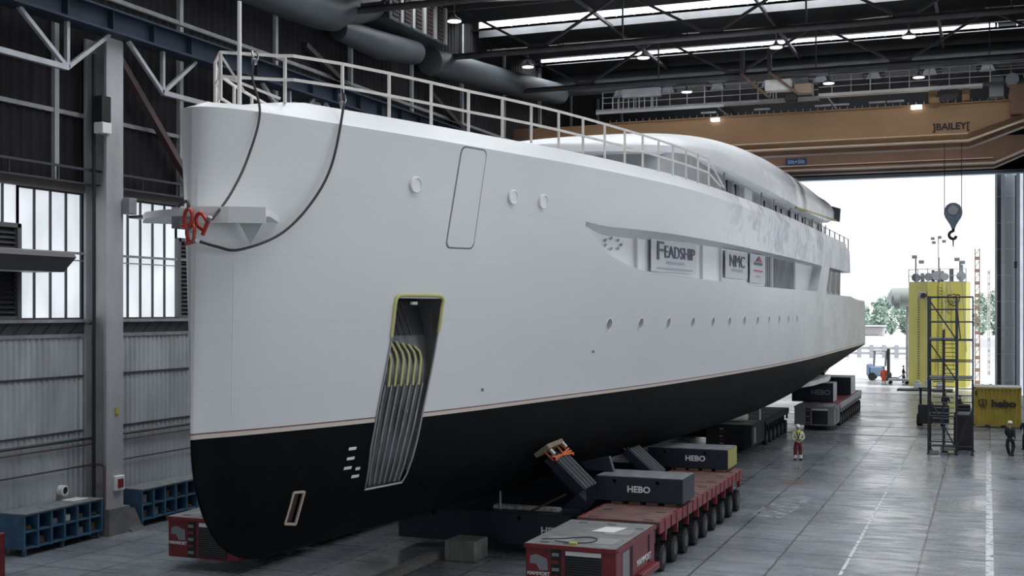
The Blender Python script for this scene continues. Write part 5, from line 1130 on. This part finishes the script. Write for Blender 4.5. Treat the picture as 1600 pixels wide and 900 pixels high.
# pile of gear at the tower foot
for i, (x, w_, h) in enumerate(((-6.3,.7,.7),(-5.3,.6,1.1),(-4.2,.8,.6))):
    tag(MB().bbox(x-w_/2,x+w_/2,123.0,123.8,0,h*.7,.05).bbox(x-w_/3,x+w_/4,123.1,123.6,h*.7,h,.04).build('machine_case', M['greyfl']), 'small grey machine on the ground at the foot of the yellow tower', 'machine', 'small machines at the foot of the yellow tower')
tag(MB().bbox(-8.5,-2.9,113.2,114.9,0,.12,.02).build('steel_plate', M['dsteel']) if False else MB().bbox(-7.9,-3.0,118.6,120.8,0,.14,.02).build('steel_plate', M['dsteel']), 'dark low steel plate on the ground before the yellow tower', 'plate')
K = empty('tank', (-8.6,135,8.7), 'grey horizontal tank jutting out left of the yellow tower', 'tank'); MB().lathe([(.3,-1.6),(1.,-1.2),(1.05,1.2),(.4,1.7)],(-8.3,135,8.9),'X',18).build('shell', mat('tank_grey', (.34,.37,.38), .5), K, 50); MB().lathe([(.75,-.3),(.8,.3)],(-8.9,134.2,8.4),'X',16).build('drum', mat('tank_dark', (.2,.23,.24), .5), K, 50); MB().tube((-7.9,135,0),(-7.9,135,8.2),.18,8).build('support', M['msteel'], K)
# lattice boom / tall ladder masts
def mast(x, y, h, w, lab, m):
    K = empty('lattice_mast', (x,y,0), lab, 'mast'); 
    for dx in (-w/2, w/2): MB().box(x+dx-.05,x+dx+.05,y,y+.1,0,h).build('chord', m, K)
    n = int(h/.62)
    for k in range(n):
        z0, z1 = k*h/n, (k+1)*h/n
        MB().bar((x-w/2,y+.05,z0),(x+w/2,y+.05,z1) if k % 2 else (x-w/2+.01,y+.05,z0+.08),.06).build('lacing', m, K) if k % 2 else MB().bbox(x-w/2,x+w/2,y,y+.12,z0+.1,z1-.16,.02).build('panel', m, K)
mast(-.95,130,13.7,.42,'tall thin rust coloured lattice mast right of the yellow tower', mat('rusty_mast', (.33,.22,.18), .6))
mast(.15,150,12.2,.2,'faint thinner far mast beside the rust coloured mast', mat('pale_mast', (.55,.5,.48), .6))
# barrier, low truck, far shore, trees
K = empty('quay_barrier', (-22,205,0), 'low grey barrier of posts and rails at the quay edge, beyond the stern', 'barrier')
for k in range(12): MB().box(-27+k*1.9,-26.4+k*1.9,200,200.6,0,2.0).build('post', mat('barrier_grey', (.36,.37,.40), .6), K)
for z in (.5,1.3): MB().box(-27,-6,200.1,200.3,z,z+.35).build('rail', mat('barrier_grey', (.36,.37,.40), .6), K)
K = empty('moored_barge', (-23,255,0), 'pale barge with a dark deckhouse beyond the quay barrier', 'barge'); MB().bbox(-36,-14,250,260,0,2.4,.3).build('hull', mat('barge_white', (.72,.73,.74), .6), K); MB().bbox(-24.5,-19.3,252,256,2.4,4.2,.2).build('deckhouse', mat('barge_dark', (.40,.38,.40), .6), K); MB().bbox(-25,-19,251,257,4.2,4.5,.1).build('roof', mat('barge_grey2', (.5,.5,.52), .6), K)
def tree(x, y, h, w, lab, seed):
    r = random.Random(seed); K = empty('tree', (x,y,0), lab, 'tree', 'trees beyond the water')
    MB().tube((x,y,0),(x,y,h*.5),.4,8,.2).build('trunk', M['bark'], K)
    b = MB()
    for k in range(420):
        t = r.random()*2*PI; ph = r.random()*PI; rr = (.55+.45*r.random()); cx = x+w/2*rr*math.cos(t)*math.sin(ph); cy = y+w/2*rr*math.sin(t)*math.sin(ph); cz = h*.58+h*.42*rr*math.cos(ph); s = .35+.45*r.random()
        a = [(r.uniform(-s,s), r.uniform(-s,s), r.uniform(-s,s)) for _ in range(4)]
        b.add([(cx+p[0],cy+p[1],cz+p[2]) for p in a], [(0,1,2),(0,2,3),(0,3,1)])
    b.build('crown', M['leaf'], K, fixn=False)  # leaf colour is paled to stand in for distance haze
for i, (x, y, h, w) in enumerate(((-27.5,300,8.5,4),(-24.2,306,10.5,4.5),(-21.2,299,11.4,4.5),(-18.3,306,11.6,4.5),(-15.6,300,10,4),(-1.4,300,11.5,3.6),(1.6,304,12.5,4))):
    tree(x, y, h, w, 'leafy green tree on the far bank, haze put into its pale colour', 40+i)
struct(MB().box(-60,30,262,300,.0,1.8).build('ground', M['quay']))
# ------------------------------------------------------------------ far forklift and generator
K = empty('forklift', (-10.6,135.5,0), 'pale blue forklift outside the door, left of the yellow tower', 'forklift'); fb = M['bluefl']
MB().bbox(-11.9,-10.3,134.6,136.2,.45,1.5,.12).build('body', fb, K); MB().bbox(-12.1,-11.6,134.6,136.2,.5,1.75,.1).build('counterweight', fb, K)
for x in (-11.4,-10.2):
    for y in (134.8,136): MB().tube((x,y,1.5),(x+.1,y,3.1),.06,8).build('cab_post', M['greyfl'], K)
MB().bbox(-11.5,-10.0,134.7,136.1,3.1,3.2,.03).build('roof', M['greyfl'], K); MB().bbox(-10.0,-9.75,134.8,136,.3,3.4,.03).build('mast', M['tyre'], K)
for z in (.25,): 
    for y in (135,135.7): MB().bbox(-9.75,-8.9,y,y+.12,z,z+.08,.02).build('fork', M['tyre'], K)
for x, r0 in ((-11.5,.42),(-10.1,.5)):
    for y in (134.6,136.2): MB().lathe([(r0*.5,-.15),(r0,-.15),(r0,.15),(r0*.5,.15)],(x,y,r0),'Y',18).build('wheel', M['tyre'], K, 40)
K = empty('work_table', (-8.2,129,0), 'low pale blue trolley outside, between the forklift and the yellow tower', 'trolley')
MB().bbox(-9.4,-7.3,128.3,129.6,.35,.55,.03).build('bed', mat('pale_blue_steel', (.45,.52,.62), .5), K)
for x in (-9.2,-7.6):
    for y in (128.4,129.5): MB().lathe([(.1,-.06),(.17,-.06),(.17,.06),(.1,.06)],(x,y,.17),'Y',12).build('wheel', M['tyre'], K)
MB().bar((-8.6,129,.55),(-7.9,129,1.0),.3,.1).build('tilted_plate', mat('pale_blue_steel', (.45,.52,.62), .5), K)
# ------------------------------------------------------------------ people
def skinned(name, chain_pts, edges, mat_, parent, sub=1):
    """chain_pts: list of ((x,y,z), radius or (rx,ry)); edges: index pairs; grown with a Skin modifier and baked"""
    me = bpy.data.meshes.new(name); me.from_pydata([p for p, r in chain_pts], edges, [])
    o = bpy.data.objects.new(name, me); C.objects.link(o)
    md = o.modifiers.new('s', 'SKIN'); md.use_smooth_shade = True
    for i, (p, r) in enumerate(chain_pts): me.skin_vertices[0].data[i].radius = r if isinstance(r, tuple) else (r, r)
    me.skin_vertices[0].data[0].use_root = True
    s = o.modifiers.new('u', 'SUBSURF'); s.levels = sub; s.render_levels = sub
    dg = bpy.context.evaluated_depsgraph_get(); dg.update(); nm = bpy.data.meshes.new_from_object(o.evaluated_get(dg)); o.modifiers.clear(); o.data = nm
    nm.materials.clear(); nm.materials.append(mat_); nm.shade_smooth(); o.parent = parent; return o
def person(x, y, rz, lab, top, legs, helm, pose='stand', hs=1.0, vest=None, bands=False, collar=None):
    K = empty('person', (0,0,0), lab, 'person')
    # facing -Y; x right of picture when seen from behind is handled by rz
    hip = .93; sh = 1.45
    if pose == 'back':   aL = [(-.22,0,1.42),(-.29,.06,1.15),(-.10,-.12*-1,1.02)]; aR = [(.22,0,1.42),(.29,.06,1.15),(.10,.12,1.02)]
    elif pose == 'phone': aL = [(-.21,0,1.42),(-.27,-.03,1.14),(-.20,-.24,1.05)]; aR = [(.21,0,1.42),(.27,-.03,1.14),(.16,-.25,1.08)]
    elif pose == 'walk':  aL = [(-.21,0,1.42),(-.27,.10,1.15),(-.26,-.02,.92)]; aR = [(.21,0,1.42),(.27,-.08,1.15),(.24,-.22,.98)]
    else: aL = [(-.21,0,1.42),(-.27,.02,1.14),(-.27,-.05,.88)]; aR = [(.21,0,1.42),(.27,.02,1.14),(.27,-.05,.88)]
    dl = .14 if pose == 'walk' else .03
    fL = [(-.10,0,hip-.03),(-.12,-dl,.50),(-.13,dl*.6,.10)]; fR = [(.10,0,hip-.03),(.12,dl*.5,.50),(.13,-dl,.10)]
    P = [((0,0,hip),(.115,.085)),((0,0,1.15),(.11,.08)),((0,0,1.36),(.16,.10)),((0,0,1.50),(.055,.055)),((0,-.005,1.58),(.055,.06)),((0,-.01,1.66),(.078,.095)),((0,-.005,1.745),(.072,.088))]
    E = [(0,1),(1,2),(2,3),(3,4),(4,5),(5,6)]
    def limb(root, pts, rs):
        nonlocal P, E
        prev = root
        for p, r in zip(pts, rs): P.append((p, r)); E.append((prev, len(P)-1)); prev = len(P)-1
        return prev
    for arm, sg in ((aL,-1),(aR,1)):
        w = limb(2, arm, (.052,.042,.028)); wp_ = Vector(arm[-1]); d = (wp_-Vector(arm[1])).normalized(); sd = d.cross(Vector((0,1,0.01))).normalized()
        palm = wp_+d*.06; pi = limb(w, [tuple(palm)], [(.035,.016)])
        for k in range(4):
            off = sd*(-.027+.018*k); ln = (.062,.072,.068,.052)[k]; b0 = palm+d*.03+off
            limb(pi, [tuple(b0), tuple(b0+d*ln*.5+Vector((0,-.008,0))), tuple(b0+d*ln+Vector((0,-.028,0)))], (.009,.008,.007))
        limb(pi, [tuple(palm+sd*sg*.035+d*.0), tuple(palm+sd*sg*.05+d*.03+Vector((0,-.02,0)))], (.010,.008))
    for leg in (fL, fR):
        a = limb(0, leg, (.085,.058,.042)); f = Vector(leg[-1]); limb(a, [(f.x, f.y-.02, .05), (f.x*1.1, f.y-.17, .035)], (.045,.032))
    B = skinned('body', P, E, M['skin'], K)
    # face: nose, brow, ears, mouth
    fc = MB().bbox(-.012,.012,-.125,-.095,1.635,1.68,.006).bbox(-.025,.025,-.108,-.09,1.602,1.612,.003); fc.build('nose_and_mouth', M['skin'], K)
    for s in (-1,1): MB().bbox(s*.084-.008,s*.084+.008,-.02,.015,1.625,1.685,.006).build('ear', M['skin'], K); MB().lathe([(.010,-.004),(.010,.004)],(s*.03,-.100,1.672),'Y',8).build('eye', M['ink'], K)
    # clothes
    J = [((0,0,.84),(.185,.15)),((0,0,1.13),(.165,.13)),((0,0,1.36),(.185,.13)),((0,0,1.48),(.08,.08))]; JE = [(0,1),(1,2),(2,3)]
    for arm in (aL, aR):
        e = Vector(arm[-1]); J += [(arm[0],.075),(arm[1],.062),(tuple(e+(Vector(arm[1])-e)*.06),.045)]; n = len(J); JE += [(2,n-3),(n-3,n-2),(n-2,n-1)]
    skinned('jacket', J, JE, top, K)
    T = [((0,0,1.06),(.18,.14)),((0,0,.90),(.20,.155))]; TE = [(0,1)]
    for leg in (fL, fR): f = Vector(leg[-1]); T += [(leg[0],.125),(leg[1],.100),((f.x,f.y,.10),.085)]; n = len(T); TE += [(1,n-3),(n-3,n-2),(n-2,n-1)]
    skinned('trousers', T, TE, legs, K)
    for leg in (fL, fR):
        f = Vector(leg[-1]); skinned('boot', [((f.x,f.y+.03,.14),.068),((f.x,f.y+.02,.06),.07),((f.x*1.05,f.y-.09,.06),(.06,.055)),((f.x*1.1,f.y-.18,.05),(.055,.045))], [(0,1),(1,2),(2,3)], M['boot'], K)
    if bands:
        for leg in (fL, fR): f = Vector(leg[-1]); k_ = Vector(leg[1]); 
        for leg in (fL, fR):
            f = Vector(leg[-1]); k_ = Vector(leg[1])
            for t, hh in ((.18,.035),(.40,.05)): p = f+(k_-f)*t; MB().lathe([(.088,-hh),(.091,0),(.088,hh)],tuple(p),'Z',14).build('reflective_band', M['reflect'], K, 50)
        MB().path([(-.09,.135,1.45),(-.05,.15,1.3),(0,.15,1.12)],.018,6).path([(.09,.135,1.45),(.05,.15,1.3),(0,.15,1.12)],.018,6).path([(-.15,.1,1.08),(0,.145,1.06),(.15,.1,1.08)],.022,6).build('harness', M['tyre'], K, 50)
    if collar: MB().lathe([(.16,-.05),(.12,.05),(.09,.08)],(0,.0,1.46),'Z',16).build('collar', collar, K, 50)
    if helm:
        pr = [(.125,0),(.122,.04),(.105,.085),(.07,.12),(.03,.135),(.005,.138)]
        MB().lathe(pr,(0,.0,1.695),'Z',20).build('helmet', helm, K, 50); MB().bbox(-.08,.08,-.165,-.1,1.69,1.705,.006).build('helmet_brim', helm, K)
    else: MB().lathe([(.095,-.03),(.10,.03),(.08,.085),(.03,.11)],(0,.015,1.70),'Z',16).build('hair', M['tyre'], K, 50)
    K.location = (x,y,0); K.rotation_euler = (0,0,rz)
    return K
person(-8.79, 61.3, PI+.3, 'worker seen from behind in pale hi-vis jacket, dark red trousers and white helmet', M['hivis'], M['maroon'], M['helmet'], 'back', bands=True, collar=M['hivisg'])
person(1.08, 67.3, PI-.5, 'person in navy workwear and pale helmet striding in front of the yellow container', M['navycloth'], M['navycloth'], M['helmet'], 'walk')
person(1.93, 70.5, PI+.4, 'person in dark clothes cut off by the right picture edge', M['navycloth'], M['navycloth'], M['helmet'], 'phone')
person(-9.75, 127.3, .2, 'person in orange coverall standing outside in front of the pale blue forklift', M['orangecloth'], M['orangecloth'], None, 'stand', bands=True)
person(-8.1, 131.4, PI/2, 'person in dark clothes bending beside the low trolley left of the yellow tower', M['navycloth'], M['navycloth'], None, 'walk')
for i, (x, y, a, m_, t) in enumerate(((-.35,100,.3,'bluefl','in a blue jacket, left one of the group'),(.25,100.6,1.2,'navycloth','in a navy jacket, middle one of the group'),(.95,101.2,2.,'navycloth','in dark clothes, right one of the group'),)):
    person(x, y, a, 'person %s just above the yellow container' % t, M[m_], M['navycloth'], M['helmet'] if i == 0 else None, 'stand')
for i, (x, y, a, t) in enumerate(((-2.75,90,.5,'left one seen through the scaffold'),(-1.75,88,1.5,'right one seen through the scaffold'),)):
    person(x, y, a, 'person in dark clothes and helmet behind the scaffold, %s' % t, M['navycloth'], M['navycloth'], M['helmet'], 'phone')
# ------------------------------------------------------------------ lettering becomes plain mesh
dg = bpy.context.evaluated_depsgraph_get(); dg.update()
for o in [o for o in bpy.data.objects if o.type == 'FONT']:
    me = bpy.data.meshes.new_from_object(o.evaluated_get(dg)); n = bpy.data.objects.new(o.name, me); C.objects.link(n)
    n.parent = o.parent; n.location = o.location; n.rotation_euler = o.rotation_euler; n.scale = o.scale
    nm_ = o.name; bpy.data.objects.remove(o); n.name = nm_
